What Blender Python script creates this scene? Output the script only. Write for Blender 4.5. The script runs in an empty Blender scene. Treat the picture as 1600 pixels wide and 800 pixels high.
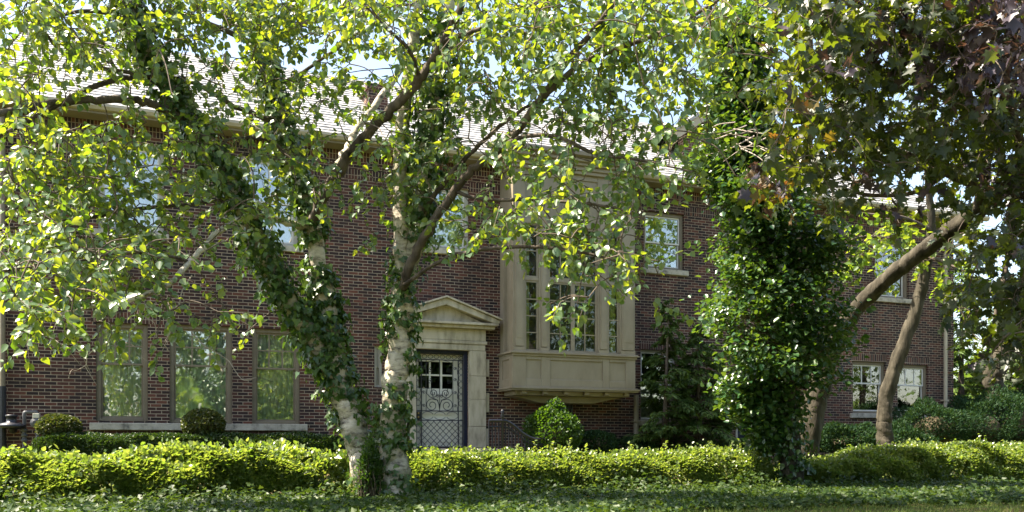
import bpy, math, random
import numpy as np

random.seed(5)
rng = np.random.default_rng(11)
sc = bpy.context.scene
col = sc.collection

# ------------------------------------------------------------------ camera, sky, sun, exposure
F, CX, HY = 1400.0, 800.0, 690.0          # focal length and horizon in photo pixels
YAW = math.atan2(.371, .928)
FX, FY = math.sin(YAW), math.cos(YAW)
RX, RY = math.cos(YAW), -math.sin(YAW)
ZC = .72                                   # eye above the front lawn (the pavement lies lower)
WY = 19.66                                 # distance of the facade

cam_d = bpy.data.cameras.new('camera')
cam = bpy.data.objects.new('camera', cam_d)
col.objects.link(cam)
cam.location = (0, 0, ZC)
cam.rotation_euler = (math.pi / 2, 0, -YAW)
cam_d.sensor_width = 36
cam_d.lens = F / 1600 * 36
cam_d.shift_y = (HY - 400) / 1600
cam_d.clip_start = .1
cam_d.clip_end = 2000
sc.camera = cam

SUN = np.array((-.5, .18, .86)); SUN /= np.linalg.norm(SUN)
SUN_EL = math.asin(SUN[2])
world = bpy.data.worlds.new('World')
sc.world = world
world.use_nodes = True
wn = world.node_tree.nodes
sky = wn.new('ShaderNodeTexSky')
sky.sky_type = 'NISHITA'
sky.sun_disc = False
sky.sun_elevation = SUN_EL
sky.sun_rotation = math.atan2(SUN[0], SUN[1])
sky.air_density = 1.0
sky.dust_density = 2.0
sky.ozone_density = 1.0
bg = wn['Background']
bg.inputs['Strength'].default_value = .115
world.node_tree.links.new(sky.outputs[0], bg.inputs['Color'])

sun_d = bpy.data.lights.new('sun', 'SUN')
sun_d.energy = 5.0
sun_d.angle = math.radians(.53)
sun_d.color = (1, .95, .86)
sun = bpy.data.objects.new('sun', sun_d)
col.objects.link(sun)
from mathutils import Vector
sun.rotation_euler = Vector(tuple(SUN)).to_track_quat('Z', 'Y').to_euler()

sc.view_settings.view_transform = 'Standard'
sc.view_settings.look = 'None'
sc.view_settings.gamma = 1
sc.view_settings.use_curve_mapping = False
sc.view_settings.exposure = 2.0
sc.view_settings.use_white_balance = True
sc.view_settings.white_balance_temperature = 7300
sc.cycles.max_bounces = 8
sc.cycles.diffuse_bounces = 4
sc.cycles.glossy_bounces = 3
sc.cycles.transmission_bounces = 5
sc.cycles.transparent_max_bounces = 12
sc.cycles.caustics_reflective = False
sc.cycles.caustics_refractive = False
sc.cycles.sample_clamp_indirect = 6
sc.cycles.use_denoising = True

# ------------------------------------------------------------------ projection helpers (photo pixel -> place)
def P(px, py, Z):
    a = (px - CX) / F * Z
    return np.array((FX * Z + RX * a, FY * Z + RY * a, ZC + (HY - py) / F * Z))
def depthY(px, Y):
    return Y / (FY + RY * (px - CX) / F)
def onY(px, py, Y):
    return P(px, py, depthY(px, Y))
def wx(px, Y=WY):
    return onY(px, 0, Y)[0]
def wz(px, py, Y=WY):
    return onY(px, py, Y)[2]
def to_px(p):
    p = np.asarray(p)
    d = p[..., 0] * FX + p[..., 1] * FY
    r = p[..., 0] * RX + p[..., 1] * RY
    return CX + F * r / d, HY - F * (p[..., 2] - ZC) / d, d
def ground(x, y):
    """lawn level: pavement below, a bank, the flat planting strip, a gentle rise to the house"""
    pts = ((-400, -.9), (4.2, -.9), (6.4, 0), (12, 0), (18.5, .2), (400, .2))
    return np.interp(y, [p[0] for p in pts], [p[1] for p in pts])

# ------------------------------------------------------------------ object helpers
def tag(o, label=None, cat=None, group=None, kind=None):
    if label: o['label'] = label
    if cat: o['category'] = cat
    if group: o['group'] = group
    if kind: o['kind'] = kind
    return o
def empty(name, loc=(0, 0, 0)):
    o = bpy.data.objects.new(name, None)
    o.empty_display_size = .2
    col.objects.link(o)
    o.location = tuple(loc)
    return o
def link(name, me, parent=None):
    """mesh given in world coordinates; kept there under its parent"""
    o = bpy.data.objects.new(name, me)
    col.objects.link(o)
    if parent is not None:
        o.parent = parent
        l = Vector((0, 0, 0)); q = parent
        while q is not None:
            l += q.location; q = q.parent
        o.location = -l
    return o

class MB:
    def __init__(s): s.v = []; s.f = []; s.m = []
    def add(s, vs, fs, m=0):
        n = len(s.v); s.v += [tuple(float(c) for c in v) for v in vs]
        s.f += [tuple(i + n for i in f) for f in fs]; s.m += [m] * len(fs)
    def box(s, x0, x1, y0, y1, z0, z1, m=0):
        x0, x1 = min(x0, x1), max(x0, x1); y0, y1 = min(y0, y1), max(y0, y1); z0, z1 = min(z0, z1), max(z0, z1)
        s.add([(x0, y0, z0), (x1, y0, z0), (x1, y1, z0), (x0, y1, z0), (x0, y0, z1), (x1, y0, z1), (x1, y1, z1), (x0, y1, z1)],
              [(0, 3, 2, 1), (4, 5, 6, 7), (0, 1, 5, 4), (1, 2, 6, 5), (2, 3, 7, 6), (3, 0, 4, 7)], m)
    def prism_xz(s, poly, y0, y1, m=0):
        n = len(poly)
        vs = [(x, y0, z) for x, z in poly] + [(x, y1, z) for x, z in poly]
        fs = [tuple(range(n)), tuple(range(2 * n - 1, n - 1, -1))]
        fs += [(i, i + n, (i + 1) % n + n, (i + 1) % n) for i in range(n)]
        s.add(vs, fs, m)
    def prism_yz(s, poly, x0, x1, m=0):
        n = len(poly)
        vs = [(x0, y, z) for y, z in poly] + [(x1, y, z) for y, z in poly]
        fs = [tuple(range(n)), tuple(range(2 * n - 1, n - 1, -1))]
        fs += [(i, i + n, (i + 1) % n + n, (i + 1) % n) for i in range(n)]
        s.add(vs, fs, m)
    def tube(s, pts, rad, sides=6, cap=True, m=0):
        pts = np.asarray(pts, float); n = len(pts)
        rad = np.full(n, rad, float) if np.isscalar(rad) else np.asarray(rad, float)
        t = np.gradient(pts, axis=0); t /= np.linalg.norm(t, axis=1)[:, None] + 1e-9
        ref = np.array((0, 0, 1.)) if abs(t[0][2]) < .9 else np.array((1., 0, 0))
        u = np.cross(t[0], ref); u /= np.linalg.norm(u)
        vs = []
        ang = np.arange(sides) / sides * 2 * math.pi
        for i in range(n):
            u = u - t[i] * np.dot(u, t[i]); u /= np.linalg.norm(u) + 1e-9
            w = np.cross(t[i], u)
            vs += list(pts[i] + rad[i] * (np.cos(ang)[:, None] * u + np.sin(ang)[:, None] * w))
        fs = []
        for i in range(n - 1):
            a, b = i * sides, (i + 1) * sides
            fs += [(a + k, a + (k + 1) % sides, b + (k + 1) % sides, b + k) for k in range(sides)]
        if cap:
            fs += [tuple(range(sides - 1, -1, -1)), tuple((n - 1) * sides + k for k in range(sides))]
        s.add(vs, fs, m)
    def lathe(s, c, prof, sides=20, m=0):
        ang = np.arange(sides) / sides * 2 * math.pi; n = len(prof)
        vs = [(c[0] + r * math.cos(a), c[1] + r * math.sin(a), c[2] + z) for r, z in prof for a in ang]
        fs = []
        for i in range(n - 1):
            a, b = i * sides, (i + 1) * sides
            fs += [(a + k, a + (k + 1) % sides, b + (k + 1) % sides, b + k) for k in range(sides)]
        fs += [tuple(range(sides - 1, -1, -1)), tuple((n - 1) * sides + k for k in range(sides))]
        s.add(vs, fs, m)
    def build(s, name, mat, parent=None, smooth=False, bevel=0):
        me = bpy.data.meshes.new(name)
        me.from_pydata(s.v, [], s.f)
        for m in (mat if isinstance(mat, (list, tuple)) else [mat]): me.materials.append(m)
        me.polygons.foreach_set('material_index', s.m)
        if smooth: me.polygons.foreach_set('use_smooth', [True] * len(me.polygons))
        me.update()
        o = link(name, me, parent)
        if bevel:
            b = o.modifiers.new('bevel', 'BEVEL'); b.width = bevel; b.segments = 2; b.limit_method = 'ANGLE'
        return o

# ------------------------------------------------------------------ materials
def new_mat(name):
    m = bpy.data.materials.new(name); m.use_nodes = True
    nt = m.node_tree
    return m, nt, nt.nodes, nt.links, nt.nodes['Principled BSDF']
def ramp(nodes, cols, pos=None):
    r = nodes.new('ShaderNodeValToRGB')
    n = len(cols)
    while len(r.color_ramp.elements) < n: r.color_ramp.elements.new(.5)
    for i, c in enumerate(cols):
        e = r.color_ramp.elements[i]
        e.position = pos[i] if pos else i / (n - 1)
        e.color = (*c, 1)
    return r
def noise(nodes, links, scale, detail=4, stretch=None, rough=.6):
    tc = nodes.new('ShaderNodeTexCoord'); mp = nodes.new('ShaderNodeMapping'); n = nodes.new('ShaderNodeTexNoise')
    if stretch: mp.inputs['Scale'].default_value = stretch
    links.new(tc.outputs['Object'], mp.inputs[0]); links.new(mp.outputs[0], n.inputs['Vector'])
    n.inputs['Scale'].default_value = scale; n.inputs['Detail'].default_value = detail; n.inputs['Roughness'].default_value = rough
    return n
def surf(name, cols, rough=.6, scale=3, bump=0, bscale=30, spec=.4, metal=0, stretch=None, pos=None):
    m, nt, nd, lk, b = new_mat(name)
    n = noise(nd, lk, scale, 6, stretch)
    r = ramp(nd, cols, pos or [.3 + .4 * i / (len(cols) - 1) for i in range(len(cols))])
    lk.new(n.outputs['Fac'], r.inputs[0]); lk.new(r.outputs[0], b.inputs['Base Color'])
    b.inputs['Roughness'].default_value = rough; b.inputs['Specular IOR Level'].default_value = spec; b.inputs['Metallic'].default_value = metal
    if bump:
        n2 = noise(nd, lk, bscale, 6, stretch); bm = nd.new('ShaderNodeBump')
        bm.inputs['Strength'].default_value = bump; bm.inputs['Distance'].default_value = .02
        lk.new(n2.outputs['Fac'], bm.inputs['Height']); lk.new(bm.outputs[0], b.inputs['Normal'])
    return m
def brick_mat(name, soldier=False):
    m, nt, nd, lk, b = new_mat(name)
    tc = nd.new('ShaderNodeTexCoord'); sp = nd.new('ShaderNodeSeparateXYZ'); ad = nd.new('ShaderNodeMath'); cb = nd.new('ShaderNodeCombineXYZ')
    lk.new(tc.outputs['Object'], sp.inputs[0])
    lk.new(sp.outputs[0], ad.inputs[0]); lk.new(sp.outputs[1], ad.inputs[1])
    lk.new(ad.outputs[0], cb.inputs[1 if soldier else 0]); lk.new(sp.outputs[2], cb.inputs[0 if soldier else 1])
    def br(c1, c2, mortar):
        t = nd.new('ShaderNodeTexBrick')
        t.inputs['Scale'].default_value = 1; t.inputs['Brick Width'].default_value = .213; t.inputs['Row Height'].default_value = .0677
        t.inputs['Mortar Size'].default_value = .0065; t.inputs['Mortar Smooth'].default_value = .15
        t.offset = 0 if soldier else .5
        t.inputs['Color1'].default_value = (*c1, 1); t.inputs['Color2'].default_value = (*c2, 1); t.inputs['Mortar'].default_value = (*mortar, 1)
        lk.new(cb.outputs[0], t.inputs['Vector'])
        return t
    t = br((0, 0, 0), (1, 1, 1), (.5, .5, .5))
    r = ramp(nd, [(.02, .013, .0135), (.036, .0185, .017), (.061, .0255, .0205), (.09, .0345, .0255), (.135, .049, .031)], [0, .3, .55, .8, 1])
    n1 = noise(nd, lk, 9, 4)
    mx = nd.new('ShaderNodeMath'); mx.operation = 'MULTIPLY_ADD'; mx.inputs[1].default_value = .5; mx.inputs[2].default_value = -.25
    lk.new(n1.outputs['Fac'], mx.inputs[0])
    a2 = nd.new('ShaderNodeMath'); a2.operation = 'ADD'; lk.new(t.outputs['Color'], a2.inputs[0]); lk.new(mx.outputs[0], a2.inputs[1])
    lk.new(a2.outputs[0], r.inputs[0])
    nm = noise(nd, lk, 1.3, 5)
    rm = ramp(nd, [(.2, .15, .112), (.33, .258, .192), (.44, .355, .265)], [.3, .5, .7])
    lk.new(nm.outputs['Fac'], rm.inputs[0])
    mc = nd.new('ShaderNodeMixRGB'); lk.new(t.outputs['Fac'], mc.inputs[0]); lk.new(r.outputs[0], mc.inputs[1]); lk.new(rm.outputs[0], mc.inputs[2])
    ns = noise(nd, lk, .55, 6, (1, 1, .6), .65)
    rs = ramp(nd, [(.62, .6, .58), (.95, .95, .95), (1.15, 1.12, 1.08)], [.32, .5, .68]); lk.new(ns.outputs['Fac'], rs.inputs[0])
    ms = nd.new('ShaderNodeMixRGB'); ms.blend_type = 'MULTIPLY'; ms.inputs[0].default_value = 1; lk.new(mc.outputs[0], ms.inputs[1]); lk.new(rs.outputs[0], ms.inputs[2])
    lk.new(ms.outputs[0], b.inputs['Base Color'])
    b.inputs['Roughness'].default_value = .75; b.inputs['Specular IOR Level'].default_value = .3
    inv = nd.new('ShaderNodeMath'); inv.operation = 'SUBTRACT'; inv.inputs[0].default_value = 1; lk.new(t.outputs['Fac'], inv.inputs[1])
    bm = nd.new('ShaderNodeBump'); bm.inputs['Strength'].default_value = .6; bm.inputs['Distance'].default_value = .008
    lk.new(inv.outputs[0], bm.inputs['Height']); lk.new(bm.outputs[0], b.inputs['Normal'])
    return m
def leaf_mat(name, cols, tcols, trans=.4, rough=.42, spec=.5):
    m, nt, nd, lk, b = new_mat(name)
    g = nd.new('ShaderNodeNewGeometry')
    r = ramp(nd, cols); r2 = ramp(nd, tcols)
    lk.new(g.outputs['Random Per Island'], r.inputs[0]); lk.new(g.outputs['Random Per Island'], r2.inputs[0])
    lk.new(r.outputs[0], b.inputs['Base Color'])
    b.inputs['Roughness'].default_value = rough; b.inputs['Specular IOR Level'].default_value = spec
    t = nd.new('ShaderNodeBsdfTranslucent'); lk.new(r2.outputs[0], t.inputs['Color'])
    mx = nd.new('ShaderNodeMixShader'); mx.inputs[0].default_value = trans
    lk.new(b.outputs[0], mx.inputs[1]); lk.new(t.outputs[0], mx.inputs[2])
    lk.new(mx.outputs[0], nd['Material Output'].inputs['Surface'])
    return m
def glass_mat(name, fac=.4, tint=(.9, .95, .93)):
    m, nt, nd, lk, b = new_mat(name)
    nd.remove(b)
    t = nd.new('ShaderNodeBsdfTransparent'); t.inputs[0].default_value = (*tint, 1)
    g = nd.new('ShaderNodeBsdfGlossy'); g.inputs['Roughness'].default_value = .015; g.inputs[0].default_value = (1, 1, 1, 1)
    n = noise(nd, lk, 2.2, 2); bm = nd.new('ShaderNodeBump'); bm.inputs['Strength'].default_value = .045; bm.inputs['Distance'].default_value = .02
    lk.new(n.outputs['Fac'], bm.inputs['Height']); lk.new(bm.outputs[0], g.inputs['Normal'])
    fr = nd.new('ShaderNodeFresnel'); fr.inputs[0].default_value = 1.5
    ma = nd.new('ShaderNodeMath'); ma.operation = 'ADD'; ma.use_clamp = True; ma.inputs[1].default_value = fac; lk.new(fr.outputs[0], ma.inputs[0])
    mx = nd.new('ShaderNodeMixShader'); lk.new(ma.outputs[0], mx.inputs[0]); lk.new(t.outputs[0], mx.inputs[1]); lk.new(g.outputs[0], mx.inputs[2])
    lk.new(mx.outputs[0], nd['Material Output'].inputs['Surface'])
    return m
def birch_mat():
    m, nt, nd, lk, b = new_mat('birch bark')
    n1 = noise(nd, lk, 6, 6, (1, 1, 2.6), .75)
    r1 = ramp(nd, [(.05, .042, .035), (.3, .26, .21), (.5, .44, .35), (.66, .6, .5)], [.34, .42, .5, .66])
    lk.new(n1.outputs['Fac'], r1.inputs[0])
    n2 = noise(nd, lk, 2.2, 4)
    r2 = ramp(nd, [(.38, .4, .24), (1, 1, 1)], [.36, .5]); lk.new(n2.outputs['Fac'], r2.inputs[0])
    mx = nd.new('ShaderNodeMixRGB'); mx.blend_type = 'MULTIPLY'; mx.inputs[0].default_value = .7
    lk.new(r1.outputs[0], mx.inputs[1]); lk.new(r2.outputs[0], mx.inputs[2]); lk.new(mx.outputs[0], b.inputs['Base Color'])
    b.inputs['Roughness'].default_value = .75
    n3 = noise(nd, lk, 8, 6, (1, 1, 1.6)); bm = nd.new('ShaderNodeBump'); bm.inputs['Strength'].default_value = .7; bm.inputs['Distance'].default_value = .03
    lk.new(n3.outputs['Fac'], bm.inputs['Height']); lk.new(bm.outputs[0], b.inputs['Normal'])
    return m

M = {}
M['brick'] = brick_mat('brick'); M['soldier'] = brick_mat('upright brick', True)
M['stone'] = surf('limestone', [(.24, .21, .15), (.44, .385, .285), (.54, .48, .37)], .8, 3, .3, 40, stretch=(2.2, 2.2, .6))
M['sillstone'] = surf('weathered stone sill', [(.13, .12, .1), (.4, .36, .29), (.52, .47, .39)], .8, 6, .3, 40)
M['taupe'] = surf('taupe paint', [(.235, .195, .135), (.28, .236, .168), (.31, .265, .192)], .5, 2, .08, 60, stretch=(1.6, 1.6, .7))
M['brownframe'] = surf('brown grey paint', [(.17, .135, .095), (.21, .17, .12)], .5, 4)
M['greyframe'] = surf('pale grey paint', [(.36, .33, .28), (.45, .42, .36)], .5, 4)
M['whiteframe'] = surf('white paint', [(.6, .58, .54), (.72, .7, .66)], .45, 4)
M['creamdoor'] = surf('cream door paint', [(.7, .67, .57), (.78, .75, .65)], .4, 3)
M['iron'] = surf('black iron', [(.008, .009, .014), (.02, .02, .03)], .4, 12, .1, 60, .5)
M['blueframe'] = surf('dark blue paint', [(.008, .011, .03), (.014, .018, .045)], .35, 8)
M['brass'] = surf('brass', [(.55, .4, .12), (.7, .5, .18)], .3, 10, metal=1)
M['slate'] = surf('grey slate', [(.18, .176, .175), (.32, .312, .305), (.43, .42, .41)], .5, 1.6, .25, 30, .5, stretch=(2.2, 1, 1))
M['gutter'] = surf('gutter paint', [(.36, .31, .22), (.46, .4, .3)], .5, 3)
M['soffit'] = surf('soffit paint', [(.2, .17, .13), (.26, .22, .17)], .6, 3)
M['curtain'] = surf('sheer curtain', [(.72, .75, .68), (.85, .87, .8)], .9, 3, stretch=(6, 1, .3))
M['yellowcurtain'] = surf('yellow curtain', [(.42, .42, .12), (.62, .6, .24)], .9, 3, stretch=(8, 1, .3))
M['glass'] = glass_mat('window glass', .2)
M['clearglass'] = glass_mat('bay glass', 0.0)
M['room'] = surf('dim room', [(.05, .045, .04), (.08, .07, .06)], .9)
M['birch'] = birch_mat()
M['bark'] = surf('dark bark', [(.03, .024, .019), (.085, .068, .054), (.17, .14, .115)], .9, 7, .8, 18, .2, stretch=(1, 1, .5))
M['greybark'] = surf('grey brown bark', [(.02, .018, .013), (.055, .048, .035), (.1, .088, .066)], .9, 5, .9, 14, .2, stretch=(1.6, 1.6, .35))
M['twig'] = surf('twig bark', [(.06, .045, .035), (.14, .11, .085)], .9, 20)
M['paletwig'] = surf('pale dead twig', [(.3, .25, .21), (.42, .36, .31)], .9, 20)
M['hedgewood'] = surf('hedge stems', [(.03, .025, .014), (.07, .055, .03), (.12, .09, .055)], .9, 14, .6, 30)
M['metal'] = surf('grey painted metal', [(.06, .062, .066), (.11, .112, .118)], .5, 8, .1, 60)
M['plate'] = surf('pale meter plate', [(.5, .47, .38), (.62, .58, .48)], .5, 10)
M['soil'] = surf('ground soil and grass', [(.05, .038, .022), (.09, .07, .03), (.07, .1, .02), (.1, .13, .025)], .95, 1.7, .8, 24, .1)
M['lawn'] = leaf_mat('grass blades', [(.05, .09, .015), (.1, .15, .03), (.16, .18, .05)], [(.1, .2, .02), (.25, .3, .05)], .3, .5, .3)
M['asphalt'] = surf('asphalt', [(.04, .04, .042), (.06, .06, .062)], .9, 30, .3, 90)
M['concrete'] = surf('concrete', [(.28, .27, .25), (.38, .36, .33)], .9, 4, .2, 50)

M['birchleaf'] = leaf_mat('birch leaf', [(.055, .11, .05), (.085, .15, .075), (.115, .18, .08), (.075, .135, .08)],
                          [(.16, .3, .015), (.3, .44, .02), (.5, .56, .03), (.34, .43, .02)], .4, .34, .6)
M['ivyleaf'] = leaf_mat('ivy leaf', [(.022, .06, .014), (.046, .1, .022), (.08, .14, .034)], [(.1, .22, .015), (.22, .34, .03)], .22, .36, .55)
M['glossyleaf'] = leaf_mat('glossy evergreen leaf', [(.012, .045, .016), (.024, .07, .022), (.05, .1, .025), (.03, .075, .03)],
                           [(.12, .28, .015), (.28, .42, .03)], .22, .3, .6)
M['groundivy'] = leaf_mat('ground ivy leaf', [(.014, .036, .009), (.028, .058, .013), (.055, .085, .02)], [(.1, .2, .02), (.2, .3, .03)], .2, .5, .3)
M['hedgeleaf'] = leaf_mat('privet leaf', [(.06, .11, .025), (.12, .17, .04), (.2, .235, .085)], [(.24, .4, .03), (.48, .56, .07)], .38, .33, .8)
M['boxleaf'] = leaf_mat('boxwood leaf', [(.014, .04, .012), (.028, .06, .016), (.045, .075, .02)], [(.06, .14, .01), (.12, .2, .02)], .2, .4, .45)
M['bronzebox'] = leaf_mat('bronzed box leaf', [(.028, .05, .012), (.05, .07, .018), (.09, .085, .025)], [(.1, .16, .01), (.2, .22, .03)], .2, .45, .4)
M['bushleaf'] = leaf_mat('bush leaf', [(.02, .052, .012), (.034, .075, .016), (.052, .098, .022)], [(.1, .25, .01), (.2, .36, .02)], .3, .42, .4)
M['needle'] = leaf_mat('hemlock needle', [(.04, .085, .022), (.06, .11, .028), (.09, .145, .036)], [(.1, .2, .02), (.2, .3, .04)], .3, .55, .3)
M['yewneedle'] = leaf_mat('yew needle', [(.008, .028, .012), (.014, .042, .016), (.028, .06, .018)], [(.03, .09, .01), (.08, .14, .02)], .18, .6, .15)
M['mapleleaf'] = leaf_mat('green maple leaf', [(.014, .024, .015), (.024, .037, .02), (.04, .056, .027)], [(.16, .26, .012), (.36, .46, .02), (.3, .34, .02)], .26, .42, .5)
M['purpleleaf'] = leaf_mat('purple maple leaf', [(.026, .02, .03), (.044, .034, .05), (.075, .055, .075)], [(.12, .06, .04), (.22, .1, .05)], .18, .4, .6)
M['amberleaf'] = leaf_mat('amber maple leaf', [(.08, .06, .02), (.12, .08, .022), (.1, .055, .025)], [(.4, .3, .02), (.5, .3, .03), (.4, .14, .03)], .35, .4, .5)
M['limeleaf'] = leaf_mat('lime leaf', [(.05, .1, .02), (.08, .14, .03), (.11, .17, .035)], [(.2, .36, .015), (.36, .48, .03), (.45, .52, .04)], .42, .42, .4)
M['fern'] = leaf_mat('fern frond', [(.05, .12, .015), (.09, .17, .02)], [(.15, .32, .01), (.3, .45, .02)], .35, .5, .3)
M['streetleaf'] = leaf_mat('street tree leaf', [(.07, .12, .03), (.11, .165, .045), (.15, .2, .06)], [(.2, .34, .03), (.34, .46, .05)], .35, .5, .3)

# ------------------------------------------------------------------ leaves
def T_leaf(w=.44, fold=.12, bend=.1):      # ovate leaf folded along its midrib
    return (np.array([(0, 0, 0), (-w * .62, .08, fold * .5), (-w, .34, fold), (-w * .68, .66, fold * .8 - bend * .3), (0, 1, -bend), (w * .68, .66, fold * .8 - bend * .3), (w, .34, fold), (w * .62, .08, fold * .5)]),
            [(0, 4, 3, 2, 1), (0, 7, 6, 5, 4)])
def T_slim(w=.18):
    return (np.array([(0, 0, 0), (-w, .45, .05), (0, 1, -.08), (w, .45, .05)]), [(0, 3, 2, 1)])
def T_ivy():
    o = [(0, .05, .0), (-.34, -.08, .04), (-.52, .24, .06), (-.27, .42, .03), (-.2, .62, .03), (0, 1, -.1), (.2, .62, .03), (.27, .42, .03), (.52, .24, .06), (.34, -.08, .04)]
    return np.array(o), [(0, 5, 4, 3, 2, 1), (0, 9, 8, 7, 6, 5)]
def T_maple():
    o = [(0, 0, 0), (-.3, -.06, .03), (-.22, .16, .02), (-.62, .2, .08), (-.46, .4, .05), (-.56, .66, .02), (-.26, .58, .02), (-.14, .74, 0), (0, 1.08, -.12)]
    r = [(-x, y, z) for x, y, z in o[1:-1]][::-1]
    n = len(o)
    v = np.array(o + r)
    return v, [tuple([0] + list(range(n - 1, 0, -1))), tuple([0] + list(range(len(v) - 1, n - 2, -1)))]
LEAF, SLIM, IVY, MAPLE = T_leaf(), T_slim(), T_ivy(), T_maple()
NEEDLE = T_slim(.16)

def nrm(a): return a / (np.linalg.norm(a, axis=-1, keepdims=True) + 1e-9)
def leaves(name, tmpl, pos, axis, normal, size, mats, parent=None, midx=None, smooth=False):
    tv, tf = tmpl
    pos, axis, normal = np.asarray(pos, float), nrm(np.asarray(axis, float)), np.asarray(normal, float)
    n = len(pos); k = len(tv)
    normal = normal - axis * np.sum(normal * axis, 1)[:, None]; normal = nrm(normal)
    side = np.cross(axis, normal)
    s = np.broadcast_to(np.asarray(size, float), (n,))
    v = (side[:, None, :] * tv[None, :, 0, None] + axis[:, None, :] * tv[None, :, 1, None] + normal[:, None, :] * tv[None, :, 2, None]) * s[:, None, None] + pos[:, None, :]
    lf = np.concatenate([np.array(f) for f in tf]); cnt = np.array([len(f) for f in tf])
    loops = (np.arange(n)[:, None] * k + lf[None, :]).ravel()
    starts = np.concatenate([[0], np.cumsum(np.tile(cnt, n))[:-1]])
    me = bpy.data.meshes.new(name)
    me.vertices.add(n * k); me.vertices.foreach_set('co', v.ravel())
    me.loops.add(len(loops)); me.loops.foreach_set('vertex_index', loops.astype(np.int32))
    me.polygons.add(n * len(tf)); me.polygons.foreach_set('loop_start', starts.astype(np.int32))
    for m in (mats if isinstance(mats, (list, tuple)) else [mats]): me.materials.append(m)
    if midx is not None: me.polygons.foreach_set('material_index', np.repeat(np.asarray(midx, np.int32), len(tf)))
    me.update(calc_edges=True)
    return link(name, me, parent)
def rnd(n): return nrm(rng.normal(size=(n, 3)))

def smooth_path(pts, per=6):
    p = np.asarray(pts, float); q = np.vstack([2 * p[0] - p[1], p, 2 * p[-1] - p[-2]])
    out = []
    for i in range(1, len(q) - 2):
        for t in np.arange(per) / per:
            a, b, c, d = q[i - 1], q[i], q[i + 1], q[i + 2]
            out.append(.5 * (2 * b + (c - a) * t + (2 * a - 5 * b + 4 * c - d) * t * t + (3 * b - a - 3 * c + d) * t ** 3))
    out.append(p[-1])
    return np.array(out)
def limb(spec, per=6, wob=.25):
    """spec of (px, py, depth, radius) -> smoothed 3D path and radii"""
    a = np.array([[*P(s[0], s[1], s[2]), s[3]] for s in spec])
    q = smooth_path(a, per)
    r = np.maximum(q[:, 3], .004)
    w = rng.normal(size=(len(q), 3)) * r[:, None] * wob
    w[0] = 0
    return q[:, :3] + w, r * (1 + rng.normal(size=len(r)) * .012)

def grid_anchors(rows, x0, y0, cell, per):
    out = []
    for j, row in enumerate(rows):
        for i, ch in enumerate(row):
            n = int(ch) * per
            k = int(n) + (rng.random() < n - int(n))
            cs = rng.random((2, 2))
            for _ in range(k):
                c_ = cs[rng.integers(0, 2)] + rng.normal(size=2) * .17 if rng.random() < .75 else rng.random(2)
                out.append((x0 + (i + c_[0]) * cell, y0 + (j + c_[1]) * cell))
    return out
def twig_crown(anchors, skel, zj, tlen, step, size, droop=.5, zmin=6.5, zmax=99, zbias=0., ymax=999, face=False):
    """hang leafy twigs on a skeleton: every twig grows out of the nearest wood already there"""
    sk = np.vstack(skel); sx, sy, sz = to_px(sk)
    A = []
    for (px, py) in anchors:
        d = (sx - px) ** 2 + (sy - py) ** 2
        k = int(np.argmin(d))
        Z = np.clip(sz[k] + zbias + rng.normal() * zj, zmin, zmax); q = P(px, py, Z)
        lim = ymax - abs(rng.normal()) * .5
        A.append(P(px, py, Z * lim / q[1]) if q[1] > lim else q)
    A = np.array(A)
    d0 = np.array([np.min(np.sum((sk - a) ** 2, 1)) for a in A])
    nodes = np.vstack([sk, np.zeros((len(A) * 3, 3))]); nn = len(sk)
    wood = MB(); lp, la, ln, ls = [], [], [], []
    for i in np.argsort(d0):
        a = A[i]
        k = int(np.argmin(np.sum((nodes[:nn] - a) ** 2, 1)))
        b = nodes[k]; dist = np.linalg.norm(a - b)
        out = a - b; out = out / (dist + 1e-6)
        if dist > .05:
            mid = (a + b) / 2 + np.array((0, 0, .12 * dist)) + rng.normal(size=3) * .07 * dist
            r0 = min(.006 + .005 * dist, .016)
            wood.tube(smooth_path([b, mid, a], 3), np.linspace(r0, .005, 7), 4, False)
            nodes[nn] = mid; nn += 1
        nodes[nn] = a; nn += 1
        L = tlen * rng.uniform(.6, 1.25)
        d = out * .6 + rng.normal(size=3) * .55; d[2] -= droop * .5
        d /= np.linalg.norm(d)
        pts = [a]; m = 5
        for _ in range(m):
            d = d + np.array((0, 0, -droop * .22)) + rng.normal(size=3) * .12; d /= np.linalg.norm(d)
            pts.append(pts[-1] + d * L / m)
        pts = np.array(pts)
        wood.tube(pts, np.linspace(.0055, .002, m + 1), 3, False)
        nl = max(4, int(L / step))
        t = (np.arange(nl) + rng.random(nl)) / nl * m
        j = np.minimum(t.astype(int), m - 1); f = t - j
        q = pts[j] * (1 - f)[:, None] + pts[j + 1] * f[:, None]
        td = nrm(pts[j + 1] - pts[j])
        sd = np.cross(td, rng.normal(size=(nl, 3)) * .6 + np.array((0, 0, 1))); sd = nrm(sd) * np.where(np.arange(nl) % 2 == 0, 1, -1)[:, None]
        ax = nrm(sd * .7 + td * .5 + np.array((0, 0, -.75)) * droop + rng.normal(size=(nl, 3)) * .35)
        q = q + ax * .025
        nm = np.array((0, 0, 1.)) * .75 - td * .1 + rng.normal(size=(nl, 3)) * .55
        if face:
            px_, py_, _ = to_px(a)
            pr_ = .8 if (px_ < 360 and py_ > 320) or (680 < px_ < 1060 and 90 < py_ < 270) else .25
            tw = rng.random(nl) < pr_
            nm[tw] = np.array((-.3, -.6, .55)) + rng.normal(size=(int(tw.sum()), 3)) * .33
        lp.append(q); la.append(ax); ln.append(nm); ls.append(size * rng.uniform(.65, 1.25, nl))
    return wood, np.vstack(lp), np.vstack(la), np.vstack(ln), np.concatenate(ls)

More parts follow.
